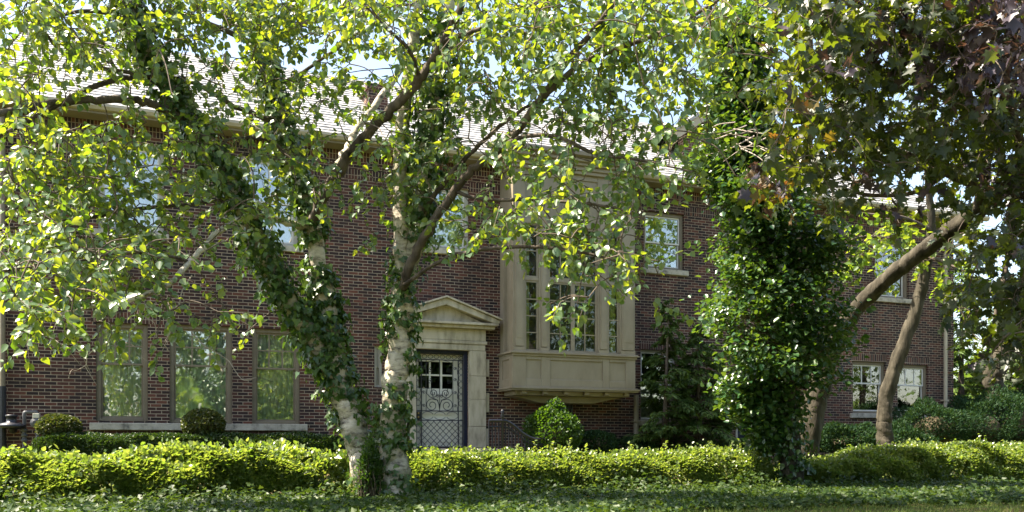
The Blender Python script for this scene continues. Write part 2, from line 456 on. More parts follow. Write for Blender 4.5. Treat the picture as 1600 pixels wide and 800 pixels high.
def ivy_on(path, rad, cover, size=.085, thick=.1, dens=330, s0=0., s1=1., patch=3.0):
    """ivy leaves over a stem; cover 0..1 with patches left bare"""
    seg = np.linalg.norm(np.diff(path, axis=0), axis=1); cum = np.concatenate([[0], np.cumsum(seg)]); L = cum[-1]
    area = L * (s1 - s0) * 2 * math.pi * (np.mean(rad) + thick * .4)
    n = int(area * dens)
    s = rng.uniform(s0, s1, n) * L
    c = np.array([np.interp(s, cum, path[:, k]) for k in range(3)]).T
    r = np.interp(s, cum, rad)
    k = np.clip(np.searchsorted(cum, s) - 1, 0, len(seg) - 1)
    t = nrm(path[k + 1] - path[k])
    u = nrm(np.cross(t, rnd(n)))
    ph = rng.uniform(0, 6, 6)
    p = c + u * r[:, None]
    nz = np.sin(p[:, 0] * patch * 2.1 + ph[0]) * np.sin(p[:, 2] * patch + ph[1]) + np.sin(p[:, 1] * patch * 2.3 + ph[2] + p[:, 2] * patch * 1.7) * .7 + np.sin((p[:, 0] + p[:, 2]) * patch * 4 + ph[3]) * .4
    q = np.quantile(nz, 1 - cover) if cover < 1 else -9
    keep = (nz > q) | (rng.random(n) < .04)
    p, u, n2 = p[keep], u[keep], int(keep.sum())
    off = np.abs(rng.normal(size=n2)) * thick
    p = p + u * (.01 + off)[:, None] + rng.normal(size=(n2, 3)) * .02
    ax = np.array((0, 0, -1.)) + rng.normal(size=(n2, 3)) * .5 + u * .35
    nm = u + rng.normal(size=(n2, 3)) * .4 + np.array((0, 0, .35))
    return p, ax, nm, size * rng.uniform(.55, 1.25, n2)

# ------------------------------------------------------------------ ground
xs = np.concatenate([[-600, -120, -40], np.linspace(-12, 30, 43), [60, 140, 700]])
ys = np.concatenate([[-400, -60, -20, -4], np.linspace(0, 26, 53), [34, 60, 150, 900]])
g = MB()
vs = [(x, y, float(ground(x, y)) + (random.uniform(-.015, .015) if 6.4 < y < 20 else 0)) for y in ys for x in xs]
nx = len(xs)
g.add(vs, [(j * nx + i, j * nx + i + 1, (j + 1) * nx + i + 1, (j + 1) * nx + i) for j in range(len(ys) - 1) for i in range(nx - 1)])
tag(g.build('ground', M['soil'], smooth=True), kind='structure')
g = MB(); g.box(-60, 90, -1.4, 1.6, -1.0, -.88)
tag(g.build('pavement', M['concrete']), kind='structure')
g = MB(); g.box(-80, 110, -13, -3.2, -1.2, -.895)
tag(g.build('road', M['asphalt']), kind='structure')

# ------------------------------------------------------------------ house
XL, XR = wx(6), wx(1490)
EZ = 7.18                                   # underside of the eave
house = empty('brick_house', ((XL + XR) / 2, WY, .2))
tag(house, 'long two storey dark brown brick house with slate roof and taupe oriel bay', 'house')
holes = []
def opening(px0, px1, pyt, pyb):
    x0, x1 = wx(px0), wx(px1); pc = (px0 + px1) / 2
    z0, z1 = wz(pc, pyb), wz(pc, pyt)
    holes.append((x0, x1, z0, z1))
    return x0, x1, z0, z1
def curtain(parent, x0, x1, y, z0, z1, mat, waves=9, amp=.035, split=0.):
    c = MB(); n = waves * 8 + 1
    vs = []
    ph = random.random() * 6
    for k in range(n):
        u = k / (n - 1); x = x0 + (x1 - x0) * u
        d = amp * math.sin(u * waves * 6.283 + ph) + amp * .6 * math.sin(u * waves * 2.7 + 1)
        vs += [(x, y + d, z0), (x + random.uniform(-.004, .004), y + d * .7, z1)]
    c.add(vs, [(2 * k, 2 * k + 2, 2 * k + 3, 2 * k + 1) for k in range(n - 1)])
    return c.build('curtain', mat, parent, smooth=True)
def window(px0, px1, pyt, pyb, fm='brownframe', sash=None, mun=None, rail=.55, sill=True, cur='full', fw=.085, label=None, set_back=.07):
    x0, x1, z0, z1 = opening(px0, px1, pyt, pyb)
    w = empty('window', ((x0 + x1) / 2, WY, z0)); w.parent = house
    w.location = Vector(w.location) - house.location
    if label: w['label'] = label
    y = WY + set_back
    f = MB()
    f.box(x0, x0 + fw, y, y + .14, z0, z1); f.box(x1 - fw, x1, y, y + .14, z0, z1)
    f.box(x0 + fw, x1 - fw, y, y + .14, z1 - fw, z1); f.box(x0 + fw, x1 - fw, y, y + .14, z0, z0 + fw * .8)
    f.build('frame', M[fm], w, bevel=.006)
    a0, a1, b0, b1 = x0 + fw, x1 - fw, z0 + fw * .8, z1 - fw
    zr = b0 + (b1 - b0) * rail
    sm = M[sash or fm]
    t = .038
    s = MB()                                # upper sash sits in front of the lower one
    for (q0, q1, yy) in ((zr - .02, b1, y + .035), (b0, zr + .02, y + .075)):
        s.box(a0, a0 + t, yy, yy + .035, q0, q1); s.box(a1 - t, a1, yy, yy + .035, q0, q1)
        s.box(a0 + t, a1 - t, yy, yy + .035, q0, q0 + t); s.box(a0 + t, a1 - t, yy, yy + .035, q1 - t, q1)
    if mun:
        cx, cz = mun
        for k in range(1, cx):
            xx = a0 + (a1 - a0) * k / cx; s.box(xx - .015, xx + .015, y + .04, y + .062, zr + .018, b1 - t)
        for k in range(1, cz):
            zz = zr + (b1 - zr) * k / cz; s.box(a0 + t, a1 - t, y + .038, y + .064, zz - .015, zz + .015)
    s.build('sash', sm, w)
    gl = MB()
    gl.box(a0 + t * .5, a1 - t * .5, y + .050, y + .054, zr, b1 - t * .5); gl.box(a0 + t * .5, a1 - t * .5, y + .090, y + .094, b0 + t * .5, zr)
    gl.build('pane', M['glass'], w)
    if cur == 'full': curtain(w, a0, a1, y + .16, b0, b1, M['curtain'], 8)
    elif cur == 'low': curtain(w, a0, a1, y + .16, b0, zr, M['curtain'], 8)
    elif cur == 'side':
        curtain(w, a0, a0 + (a1 - a0) * .3, y + .16, b0, b1, M['curtain'], 3); curtain(w, a1 - (a1 - a0) * .3, a1, y + .16, b0, b1, M['curtain'], 3)
    if sill:
        st = MB(); st.box(x0 - .1, x1 + .1, WY - .07, WY + .068, z0 - .13, z0)
        st.build('sill', M['sillstone'], w, bevel=.012)
    return w
# ground floor, left: three tall windows over one long stone sill
window(150, 231, 505, 658, mun=(3, 2), rail=.6, sill=False)
window(265, 363, 508, 661, mun=(3, 2), rail=.6, sill=False)
window(394, 469, 514, 663, mun=(3, 2), rail=.6, sill=False)
zs = wz(300, 661.5)
lowsill = MB(); lowsill.box(wx(140), wx(480), WY - .08, WY - .002, zs - .145, zs)
lowsill.build('long_sill', M['sillstone'], house, bevel=.012)
lb = MB(); lb.box(wx(119.5), wx(127), WY - .05, WY - .002, wz(123, 673), wz(123, 662))
lb.build('stone_block', M['sillstone'], house, bevel=.008)
# upper floor
window(153, 256, 224, 362, 'greyframe', 'whiteframe', None, .5, cur='low')
window(376, 466, 246, 382, 'greyframe', 'whiteframe', (2, 1), .5, cur='low')
window(640, 733, 291, 388, 'greyframe', 'whiteframe', None, .5, cur='low')
window(1006, 1069, 332, 421, 'brownframe', 'whiteframe', None, .48, cur='none')
window(1367, 1420, 376, 466, 'brownframe', 'whiteframe', None, .5, cur='low')
# ground floor, right
window(1332, 1384, 565, 646, 'brownframe', 'whiteframe', (3, 1), .6, cur='full')
window(1402, 1450, 570, 646, 'brownframe', 'whiteframe', (3, 1), .6, cur='full')
window(1001, 1056, 547, 657, 'greyframe', 'whiteframe', None, .52, cur='low', fw=.05)
window(1116, 1150, 443, 492, 'greyframe', 'whiteframe', None, .5, cur='full', fw=.05)
window(585, 598, 540, 605, 'greyframe', None, None, .5, cur='none', fw=.06, sill=False)

# doors
D0, D1 = wx(648.5), wx(731); dz0, dz1 = wz(690, 700), wz(690, 547)
holes.append((D0, D1, dz0, dz1))
S0, S1 = wx(1149), wx(1171); sz0, sz1 = .25, 2.35
holes.append((S0, S1, sz0, sz1))

# brick walls with the openings cut out
YBK = WY + 10.0
def wall_mesh():
    w = MB()
    hx = sorted({XL, XR} | {v for h in holes for v in h[:2]}); hz = sorted({-.4, EZ + .3} | {v for h in holes for v in h[2:]})
    for i in range(len(hx) - 1):
        for j in range(len(hz) - 1):
            cx, cz = (hx[i] + hx[i + 1]) / 2, (hz[j] + hz[j + 1]) / 2
            if any(h[0] < cx < h[1] and h[2] < cz < h[3] for h in holes): continue
            w.add([(hx[i], WY, hz[j]), (hx[i + 1], WY, hz[j]), (hx[i + 1], WY, hz[j + 1]), (hx[i], WY, hz[j + 1])], [(0, 1, 2, 3)])
    for x0, x1, z0, z1 in holes:
        a, b = WY, WY + .3
        w.add([(x0, a, z0), (x0, b, z0), (x0, b, z1), (x0, a, z1)], [(0, 1, 2, 3)]); w.add([(x1, a, z0), (x1, b, z0), (x1, b, z1), (x1, a, z1)], [(3, 2, 1, 0)])
        w.add([(x0, a, z1), (x1, a, z1), (x1, b, z1), (x0, b, z1)], [(3, 2, 1, 0)]); w.add([(x0, a, z0), (x1, a, z0), (x1, b, z0), (x0, b, z0)], [(0, 1, 2, 3)])
    t = EZ + .3
    w.add([(XL, WY, -.4), (XL, YBK, -.4), (XL, YBK, t), (XL, WY, t)], [(3, 2, 1, 0)])
    w.add([(XR, WY, -.4), (XR, YBK, -.4), (XR, YBK, t), (XR, WY, t)], [(0, 1, 2, 3)])
    w.add([(XL, YBK, -.4), (XR, YBK, -.4), (XR, YBK, t), (XL, YBK, t)], [(3, 2, 1, 0)])
    return w
wall_mesh().build('wall', M['brick'], house)
# inside: a dim back wall and a floor between the storeys, seen through the panes
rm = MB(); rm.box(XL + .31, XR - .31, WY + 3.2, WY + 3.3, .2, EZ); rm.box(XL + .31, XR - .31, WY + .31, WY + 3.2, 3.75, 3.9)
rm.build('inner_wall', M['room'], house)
# bands of upright bricks at the window heads and below the eave
def band(px0, px1, z0, z1):
    x0, x1 = wx(px0), wx(px1); segs = [(x0, x1)]
    for h in holes:
        if h[2] < z1 and h[3] > z0:
            ns = []
            for a, b in segs:
                if h[1] <= a or h[0] >= b: ns.append((a, b))
                else:
                    if h[0] > a: ns.append((a, h[0]))
                    if h[1] < b: ns.append((h[1], b))
            segs = ns
    for a, b in segs:
        b_ = MB(); b_.box(a, b, WY - .006, WY + .02, z0, z1)
        b_.build('soldier_course', M['soldier'], house)
zt = wz(200, 505)
band(142, 478, zt + .003, zt + .21)
zu = wz(200, 224)
for a, b in ((8, 781), (996, 1489)): band(a, b, zu - .215, zu - .005)
for a, b in ((8, 781), (996, 1489)): band(a, b, EZ - .27, EZ - .06)
for a, b, yy in ((1330, 1386, 565), (1400, 1452, 570), (999, 1058, 547)):
    z_ = wz((a + b) / 2, yy); band(a, b, z_ + .003, z_ + .21)

# roof: courses of slate, gable at the left, hip at the right
OV, OVX = .42, .45
RYD, RZ = WY + 5.0, 10.75
y_e, z_e = WY - OV, EZ + .12
pitch = math.atan2(RZ - z_e, RYD - y_e)
xr_e = XR + OVX + .25
def roof_right(t): return xr_e - (RYD - y_e) * t          # hip line
roof = MB()
NC = 27
for k in range(NC):
    t0, t1 = k / NC, (k + 1.25) / NC
    t1 = min(t1, 1)
    ya, yb = y_e + (RYD - y_e) * t0, y_e + (RYD - y_e) * t1
    za, zb = z_e + (RZ - z_e) * t0, z_e + (RZ - z_e) * t1
    n_ = .035; x_l = XL - .3
    # split into slate runs with slightly different lie
    x = x_l
    xe0, xe1 = roof_right(t0), roof_right(t1)
    while x < xe0 - .01:
        wv = random.uniform(.24, .36); x2 = min(x + wv, xe0)
        j = random.uniform(-.006, .008)
        xa, xb = min(x, xe1), min(x2, xe1)
        roof.add([(x, ya, za + n_ + j), (x2, ya, za + n_ + j), (xb, yb, zb + .006), (xa, yb, zb + .006), (x, ya, za + j * .5 + .008), (x2, ya, za + j * .5 + .008)],
                 [(0, 1, 2, 3), (4, 5, 1, 0)])
        x = x2 + .004
yb_ = YBK + OV
hip_y = RYD
xr_r = roof_right(1)
roof.add([(XL - .3, RYD, RZ), (xr_r, RYD, RZ), (xr_e, yb_, z_e), (XL - .3, yb_, z_e)], [(0, 1, 2, 3)])
roof.add([(xr_e, y_e, z_e), (xr_e, yb_, z_e), (xr_r, RYD, RZ)], [(0, 1, 2)])
roof.add([(XL - .3, y_e, z_e), (XL - .3, RYD, RZ), (XL - .3, yb_, z_e)], [(0, 1, 2)])
roof.add([(XL - .3, y_e, z_e), (xr_e, y_e, z_e), (xr_e, yb_, z_e), (XL - .3, yb_, z_e)], [(3, 2, 1, 0)])
roof_o = roof.build('roof', M['slate'], house)
BX0, BX1, BY = wx(781), onY(993, 0, WY - .85)[0], WY - .85
gut = MB()
prof = [(y_e + .02, z_e + .03), (y_e - .06, z_e + .03), (y_e - .13, z_e - .02), (y_e - .15, z_e + .005), (y_e - .165, z_e + .0), (y_e - .14, z_e - .09), (y_e - .04, z_e - .15), (y_e + .02, z_e - .16)]
gut.prism_yz([(y_e - .01, z_e - .01), (y_e - .12, z_e - .005), (y_e - .125, z_e - .06), (y_e - .09, z_e - .12), (y_e - .01, z_e - .13)], XL - .3, BX0 - .32)
gut.prism_yz([(y_e - .01, z_e - .01), (y_e - .12, z_e - .005), (y_e - .125, z_e - .06), (y_e - .09, z_e - .12), (y_e - .01, z_e - .13)], BX1 + .34, xr_e + .12)
gut.build('gutter', M['gutter'], roof_o)
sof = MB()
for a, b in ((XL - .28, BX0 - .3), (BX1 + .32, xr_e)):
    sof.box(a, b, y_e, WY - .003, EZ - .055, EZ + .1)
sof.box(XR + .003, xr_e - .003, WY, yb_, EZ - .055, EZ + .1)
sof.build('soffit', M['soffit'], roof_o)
# chimney, vent pipe and a brick gable dormer on the roof
def roof_z(y): return z_e + (RZ - z_e) * (y - y_e) / (RYD - y_e)
ch = MB(); c0 = onY(576, 0, WY + 2.0)[0]; c1 = onY(606, 0, WY + 2.0)[0]
ch.box(c0, c1, WY + 2.0, WY + 2.7, 8.0, 9.35); ch.box(c0 - .05, c1 + .05, WY + 1.95, WY + 2.75, 9.353, 9.48)
ch.build('chimney', M['brick'], roof_o)
vp = MB(); q = onY(919, 226, WY + 1.75)
vp.tube([(q[0], q[1], roof_z(q[1]) - .1), (q[0], q[1], roof_z(q[1]) + .45)], .065, 12)
vp.build('vent_pipe', M['whiteframe'], roof_o, smooth=False)
dm = empty('dormer'); dm.parent = house; dm.location = -Vector(house.location)
dY = WY + 1.1; dxc = onY(1152, 0, dY)[0]; dw = 1.75; dpk = wz(1152, 145, dY); dsl = .68
gz = dpk - dw * dsl
dg = MB(); dg.prism_xz([(dxc - dw, 7.4), (dxc + dw, 7.4), (dxc + dw, gz), (dxc, dpk), (dxc - dw, gz)], dY, dY + .25)
dg.build('gable', M['brick'], dm)
dr = MB()
for s in (-1, 1):
    pts = [(dxc, dpk + .05), (dxc + s * (dw + .3), dpk + .05 - (dw + .3) * dsl)]
    (xa, za), (xb, zb) = pts
    dr.prism_xz([(xa, za), (xb, zb), (xb, zb - .24), (xa, za - .24)], dY - .14, dY - .004)
dr.build('rake_trim', M['gutter'], dm)
dq = MB()
for s in (-1, 1):
    xa, za = dxc, dpk + .14; xb, zb = dxc + s * (dw + .36), dpk + .14 - (dw + .36) * dsl
    dq.prism_xz([(xa, za), (xb, zb), (xb, zb - .085), (xa, za - .085)], dY - .2, dY + 3.4)
dq.build('dormer_roof', M['slate'], dm)

# ---- oriel bay
bay = empty('bay_window'); bay.parent = house; bay.location = -Vector(house.location)
def bz(py, px=870): return wz(px, py, BY)
def bX(px): return onY(px, 0, BY)[0]
zb0 = bz(611); zsill = bz(551); zwt = bz(352); ztop = EZ + .06
MO = M['taupe']
# apron with recessed panels
ap = MB()
ap.box(BX0, BX1, BY + .03, WY - .003, zb0 + .1, zsill - .1)
pan = [(bX(822), bX(846)), (bX(860), bX(942)), (bX(952), bX(978))]
za, zb = bz(593), bz(563)
def panel_face(mb, x0, x1, z0, z1, rects, y, th=.03):
    """a flat board with rectangular recesses, built of stiles and rails"""
    xs_ = [x0] + [v for r in rects for v in r[:2]] + [x1]
    for k in range(0, len(xs_), 2): mb.box(xs_[k], xs_[k + 1], y, y + th - .001, z0, z1)
    for (a, b, c, d) in rects:
        mb.box(a, b, y, y + th - .001, z0, c); mb.box(a, b, y, y + th - .001, d, z1)
panel_face(ap, BX0, BX1, zb0 + .1, zsill - .1, [(a, b, za, zb) for a, b in pan], BY)
ap.box(BX0 - .025, BX0 - .001, BY + .005, BY + .2, zb0 + .1, zsill - .1); ap.box(BX0 - .025, BX0 - .001, WY - .2, WY - .005, zb0 + .1, zsill - .1)
ap.box(BX0 - .025, BX0 - .001, BY + .2, WY - .2, zb0 + .1, za); ap.box(BX0 - .025, BX0 - .001, BY + .2, WY - .2, zb, zsill - .1)
ap.build('apron_panel', MO, bay, bevel=.008)
# mouldings: sill and base
mo = MB()
def ring(z0, z1, out):
    mo.box(BX0 - out, BX1 + out, BY - out, WY - .004, z0, z1)
ring(zsill - .1, zsill - .045, .03); ring(zsill - .044, zsill - .012, .075); ring(zsill - .011, zsill + .015, .05)
ring(zb0, zb0 + .035, .055); ring(zb0 + .036, zb0 + .07, .085); ring(zb0 + .071, zb0 + .099, .04)
mo.build('moulding', MO, bay, bevel=.006)
# underside: soffit board, brackets, tapering corbel
un = MB()
un.box(BX0 + .1, BX1 - .1, BY + .12, WY - .005, zb0 - .1, zb0 - .001)
za_ = bz(628)
un.prism_xz([(BX0 + .12, zb0 - .102), (BX1 - .12, zb0 - .102), (BX1 - .5, zb0 - .17), (wx(915), zb0 - .26), (wx(832), zb0 - .26), (BX0 + .45, zb0 - .17)], WY - .45, WY - .006)
un.build('corbel', MO, bay, bevel=.008)
for k in range(6):
    bx_ = BX0 + .22 + k * (BX1 - BX0 - .5) / 5
    br = MB(); br.prism_yz([(BY + .02, zb0 - .003), (BY + .02, zb0 - .07), (BY + .08, zb0 - .11), (BY + .116, zb0 - .05), (BY + .116, zb0 - .003)], bx_, bx_ + .12)
    br.build('bracket', MO, bay, bevel=.006)
# posts, pilasters
post = MB()
cols_ = [(BX0, bX(821)), (bX(843), bX(858)), (bX(935), bX(951)), (bX(969), BX1)]
for a, b in cols_:
    post.box(a, b, BY + .02, BY + .16, zsill, ztop - .3)
    ia, ib = a + .05, b - .05
    post.box(ia, ib, BY - .012, BY + .018, zsill + .12, zwt + .5); post.box(a + .01, b - .01, BY - .02, BY + .017, zsill, zsill + .1)
    post.box(ia + .03, ib - .03, BY - .02, BY - .0125, zsill + .3, zwt - .1)
# left side wall with a narrow blind panel, right side wall plain
post.box(BX0, BX0 + .12, BY + .17, BY + .3, zsill, ztop - .3); post.box(BX0, BX0 + .12, WY - .24, WY - .005, zsill, ztop - .3)
post.box(BX0, BX0 + .12, BY + .3, WY - .24, zwt, ztop - .3); post.box(BX0 + .08, BX0 + .1, BY + .3, WY - .24, zsill, zwt)
post.box(BX1 - .12, BX1, BY + .17, WY - .005, zsill, ztop - .3)
post.build('pilaster', MO, bay, bevel=.008)
# frieze with panels and a roundel
fr = MB()
fr.box(BX0 + .12, BX1 - .12, BY + .06, BY + .15, zwt, ztop - .3)
for a, b in ((bX(821), bX(843)), (bX(858), bX(935)), (bX(951), bX(969))):
    fr.box(a, b, BY + .03, BY + .0595, zwt, zwt + .1); fr.box(a, b, BY + .03, BY + .0595, ztop - .42, ztop - .3)
fr.build('frieze', MO, bay, bevel=.006)
ro = MB(); rc = (bX(897), BY + .05, bz(327, 897))
th = np.linspace(0, 2 * math.pi, 33)
for r_, w_ in ((.27, .022), (.2, .014)):
    ro.tube([(rc[0] + r_ * math.cos(a), rc[1], rc[2] + r_ * math.sin(a)) for a in th], w_, 6, False)
for k in range(8):
    a = k * math.pi / 4
    ro.tube([(rc[0] + .05 * math.cos(a), rc[1], rc[2] + .05 * math.sin(a)), (rc[0] + .16 * math.cos(a), rc[1], rc[2] + .16 * math.sin(a))], [.012, .022], 6)
ro.build('roundel', MO, bay, smooth=True)
# cornice and its strip of roof
co = MB()
for out, z0, z1 in ((.05, ztop - .3, ztop - .22), (.1, ztop - .219, ztop - .13), (.17, ztop - .129, ztop - .06), (.24, ztop - .059, ztop + .02)):
    co.box(BX0 - out, BX1 + out, BY - out, WY - .006, z0, z1)
co.build('cornice', MO, bay, bevel=.012)
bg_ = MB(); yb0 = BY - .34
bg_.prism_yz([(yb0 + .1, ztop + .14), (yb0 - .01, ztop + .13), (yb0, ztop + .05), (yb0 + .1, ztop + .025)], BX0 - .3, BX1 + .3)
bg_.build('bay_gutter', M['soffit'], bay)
rr = MB()
nb = 5
for k in range(nb):
    t0, t1 = k / nb, (k + 1) / nb
    ye0, ze0, ye1 = yb0 + .05, ztop + .145, y_e + .75
    ze1 = roof_z(ye1) + .05
    rr.prism_yz([(ye0 + (ye1 - ye0) * t0, ze0 + (ze1 - ze0) * t0), (ye0 + (ye1 - ye0) * t0, ze0 + (ze1 - ze0) * t0 + .03), (ye0 + (ye1 - ye0) * t1, ze0 + (ze1 - ze0) * t1 + .006), (ye0 + (ye1 - ye0) * t1, ze0 + (ze1 - ze0) * t1 - .05)], BX0 - .3, BX1 + .3)
rr.build('bay_roof', M['slate'], bay)
# bay sashes
ztr = bz(438)
def bay_sash(x0, x1, cols, lits, tops):
    s = MB(); t = .045; y0, y1 = BY + .06, BY + .11
    def frame(a, b, c, d):
        s.box(a, a + t, y0, y1, c, d); s.box(b - t, b, y0, y1, c, d); s.box(a + t, b - t, y0, y1, c, c + t); s.box(a + t, b - t, y0, y1, d - t, d)
    n = cols
    w_ = (x1 - x0) / n
    for k in range(n):
        a, b = x0 + w_ * k + .002, x0 + w_ * (k + 1) - .002
        frame(a, b, zsill + .02, ztr - .03); frame(a, b, ztr + .03, zwt - .002)
        for (c, d, rows, cc) in ((zsill + .02 + t, ztr - .03 - t, lits[1], lits[0]), (ztr + .03 + t, zwt - t, tops[1], tops[0])):
            for i in range(1, cc):
                xx = a + t + (b - a - 2 * t) * i / cc; s.box(xx - .012, xx + .012, y0 + .01, y1 - .012, c, d)
            for i in range(1, rows):
                zz = c + (d - c) * i / rows; s.box(a + t, b - t, y0 + .008, y1 - .01, zz - .012, zz + .012)
    s.box(x0, x1, y0 - .02, y1 + .01, ztr - .03, ztr + .03)
    so = s.build('sash', MO, bay)
    p_ = MB(); p_.box(x0 + .02, x1 - .02, BY + .088, BY + .092, zsill + .04, zwt - .02)
    p_.build('pane', M['clearglass'], bay)
bay_sash(bX(821), bX(843), 1, (1, 4), (1, 2))
bay_sash(bX(858), bX(935), 2, (2, 4), (2, 2))
bay_sash(bX(951), bX(969), 1, (1, 4), (1, 2))
curtain(bay, bX(821) + .05, bX(832), BY + .2, zsill + .02, zwt, M['yellowcurtain'], 4, .02)
curtain(bay, bX(959), bX(968) - .03, BY + .2, zsill + .02, zwt, M['yellowcurtain'], 4, .02)
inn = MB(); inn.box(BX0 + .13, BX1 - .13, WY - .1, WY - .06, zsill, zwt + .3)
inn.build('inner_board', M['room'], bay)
# downspouts
def downspout(pts, r, mat, straps=()):
    d = MB(); d.tube(pts, r, 10)
    for z in straps: d.box(pts[-1][0] - r * 1.5, pts[-1][0] + r * 1.5, pts[-1][1] - r * 1.15, WY - .004, z, z + .04)
    return d.build('downspout', mat, house)
x_ = wx(991); downspout([(x_, WY - .1, zb0 - .01), (x_, WY - .1, .25)], .065, M['taupe'], (1.2,))
x_ = wx(1473)
downspout([tuple(onY(1517, 362, y_e - .05)), tuple(onY(1516, 368, y_e - .04)), tuple(onY(1508, 377, y_e + .1)), tuple(onY(1480, 391, WY - .12)), (x_, WY - .1, wz(1473, 397)), (x_, WY - .1, .2)], .052, M['gutter'], (4.4, 1.9))
x_ = wx(8)
downspout([(x_ - .03, WY - .1, EZ), (x_ - .03, WY - .1, wz(8, 604))], .05, M['brownframe'], (4.0, 5.6))
d = MB(); d.tube([(x_ - .03, WY - .1, wz(8, 604)), (x_ - .03, WY - .1, .1)], .062, 10); d.build('downspout_boot', M['iron'], house)
# basement grille below the bay
gr = MB(); g0, g1 = wx(851), wx(893); gz0, gz1 = wz(872, 664), wz(872, 631)
gr.box(g0, g1, WY - .012, WY - .003, gz0, gz1)
for k in range(9):
    xx = g0 + (g1 - g0) * k / 8; gr.box(xx - .012, xx + .012, WY - .045, WY - .0125, gz0, gz1)
for k in range(4):
    xx = g0 + (g1 - g0) * (k + .5) / 4
    gr.tube([(xx + .06 * math.cos(a), WY - .05, gz1 - .16 + .1 * math.sin(a)) for a in np.linspace(0, 6.283, 17)], .011, 5, False)
gr.build('vent_grille', M['iron'], house)

# ---- front door, stone surround, iron gate
door = empty('front_door'); door.parent = house; door.location = -Vector(house.location)
W_, H_ = D1 - D0, dz1 - dz0
dY0 = WY + .16
dd = MB()
lx0, lx1, lz0, lz1 = D0 + W_ * .1, D0 + W_ * .75, dz0 + H_ * .61, dz0 + H_ * .885
dd.box(D0, lx0, dY0, dY0 + .05, dz0, dz1); dd.box(lx1, D1, dY0, dY0 + .05, dz0, dz1); dd.box(lx0, lx1, dY0, dY0 + .05, dz0, lz0); dd.box(lx0, lx1, dY0, dY0 + .05, lz1, dz1)
for k in (1, 2):
    xx = lx0 + (lx1 - lx0) * k / 3; dd.box(xx - .022, xx + .022, dY0 + .004, dY0 + .046, lz0, lz1)
zz = (lz0 + lz1) / 2; dd.box(lx0, lx1, dY0 + .006, dY0 + .044, zz - .02, zz + .02)
for (a, b) in ((.06, .3), (.34, .57)):
    dd.box(lx0 + .04, lx1 - .04, dY0 - .014, dY0 - .001, dz0 + H_ * a, dz0 + H_ * b)
dd.build('door_leaf', M['creamdoor'], door, bevel=.006)
dp = MB(); dp.box(lx0, lx1, dY0 + .022, dY0 + .026, lz0, lz1); dp.build('door_pane', M['clearglass'], door)
df = MB(); df.box(D0 + .001, D0 + .05, WY + .03, dY0 - .001, dz0, dz1 - .06); df.box(D1 - .085, D1 - .001, WY + .03, dY0 - .001, dz0, dz1 - .06); df.box(D0 + .001, D1 - .001, WY + .03, dY0 - .001, dz1 - .06, dz1 - .001)
df.build('door_frame', M['blueframe'], door)
gate = empty('iron_gate'); gate.parent = house; gate.location = -Vector(house.location)
gy = WY + .05
GW = W_ - .095
def G(u, v): return (D0 + .012 + GW * u, gy, dz0 + .02 + (H_ - .09) * v)
gf = MB()
def bar(u0, v0, u1, v1, r=.011, mb=None): (mb or gf).tube([G(u0, v0), G(u1, v1)], r, 6)
bar(.0, 0, .0, 1, .02); bar(1, 0, 1, 1, .016); bar(0, .995, 1, .995, .018); bar(0, .0, 1, .0, .018)
for u in (.13, .885): bar(u, 0, u, .93, .014)
for v in (.285, .385, .93): bar(0, v, 1, v, .013)
gf.build('gate_frame', M['iron'], gate)
la = MB()
n = 6
u0, u1, v0, v1 = .13, .885, .0, .285
asp = (H_ - .09) / GW
stp = (u1 - u0) / n
hgt = (v1 - v0) * asp
k = -n
def clipseg(c, sgn):
    pts = []
    for s in np.linspace(u0, u1, 60):
        v = v0 + ((s - c) * sgn) / asp
        if v0 <= v <= v1: pts.append(G(s, v))
    return pts
for k in range(-n - 2, 2 * n + 3):
    for sgn in (1, -1):
        p_ = clipseg(u0 + k * stp, sgn)
        if len(p_) > 2: la.tube([p_[0], p_[-1]], .0075, 5)
la.build('lattice', M['iron'], gate)
sw = MB()
def spiral(u, v, r, turns, a0, sgn, taper=.25, rad=.008, lead=None):
    pts = []
    for s in np.linspace(0, 1, int(26 * turns)):
        rr_ = r * (1 - s * (1 - taper)); a = a0 + sgn * s * turns * 2 * math.pi
        pts.append(G(u + rr_ * math.cos(a), v + rr_ * math.sin(a) / asp))
    if lead: pts = [G(*q_) for q_ in lead] + pts
    sw.tube(pts, rad, 5)
    sw.lathe(pts[-1], [(.003, -.016), (.016, 0), (.003, .016)], 8)
uc = .5
bar(uc, .385, uc, .93, .008, sw)
for s in (-1, 1):
    bar(uc + s * .275, .385, uc + s * .275, .93, .008, sw)
    spiral(uc + s * .155, .445, .125, 1.4, math.pi / 2 if s > 0 else math.pi / 2, -s, .3, .009, lead=[(uc, .4), (uc + s * .015, .46), (uc + s * .05, .5)])
    spiral(uc + s * .13, .575, .085, 1.3, -math.pi / 2 if s > 0 else -math.pi / 2, -s * 1, .3, .009, lead=[(uc, .43), (uc + s * .04, .5), (uc + s * .2, .535), (uc + s * .26, .57), (uc + s * .25, .62), (uc + s * .17, .63)])
    spiral(uc + s * .045, .545, .035, 1.1, math.pi / 2, s, .3, .007)
    for v in (.44, .58, .72, .84):
        spiral(uc + s * .32, v, .035, 1.1, 0 if s > 0 else math.pi, s, .3, .007, lead=[(uc + s * .37, v - .06), (uc + s * .37, v - .03)])
    for v in (.70, .82):
        spiral(uc + s * .2, v, .05, 1.2, math.pi / 2, s, .3, .007)
    # tall arched bar over the lights
    sw.tube([G(uc + s * (.275 - .275 * (1 - math.cos(a))), .86 + .07 * math.sin(a)) for a in np.linspace(0, math.pi / 2, 9)], .007, 5)
for u in (.065, .943):
    for k in range(14):
        v = .03 + k * .068
        if .28 < v < .40: continue
        for s in (-1, 1):
            sw.tube([G(u + s * .045 * math.sin(a), v + .03 - .03 * math.cos(a)) for a in np.linspace(0, math.pi, 9)], .006, 4)
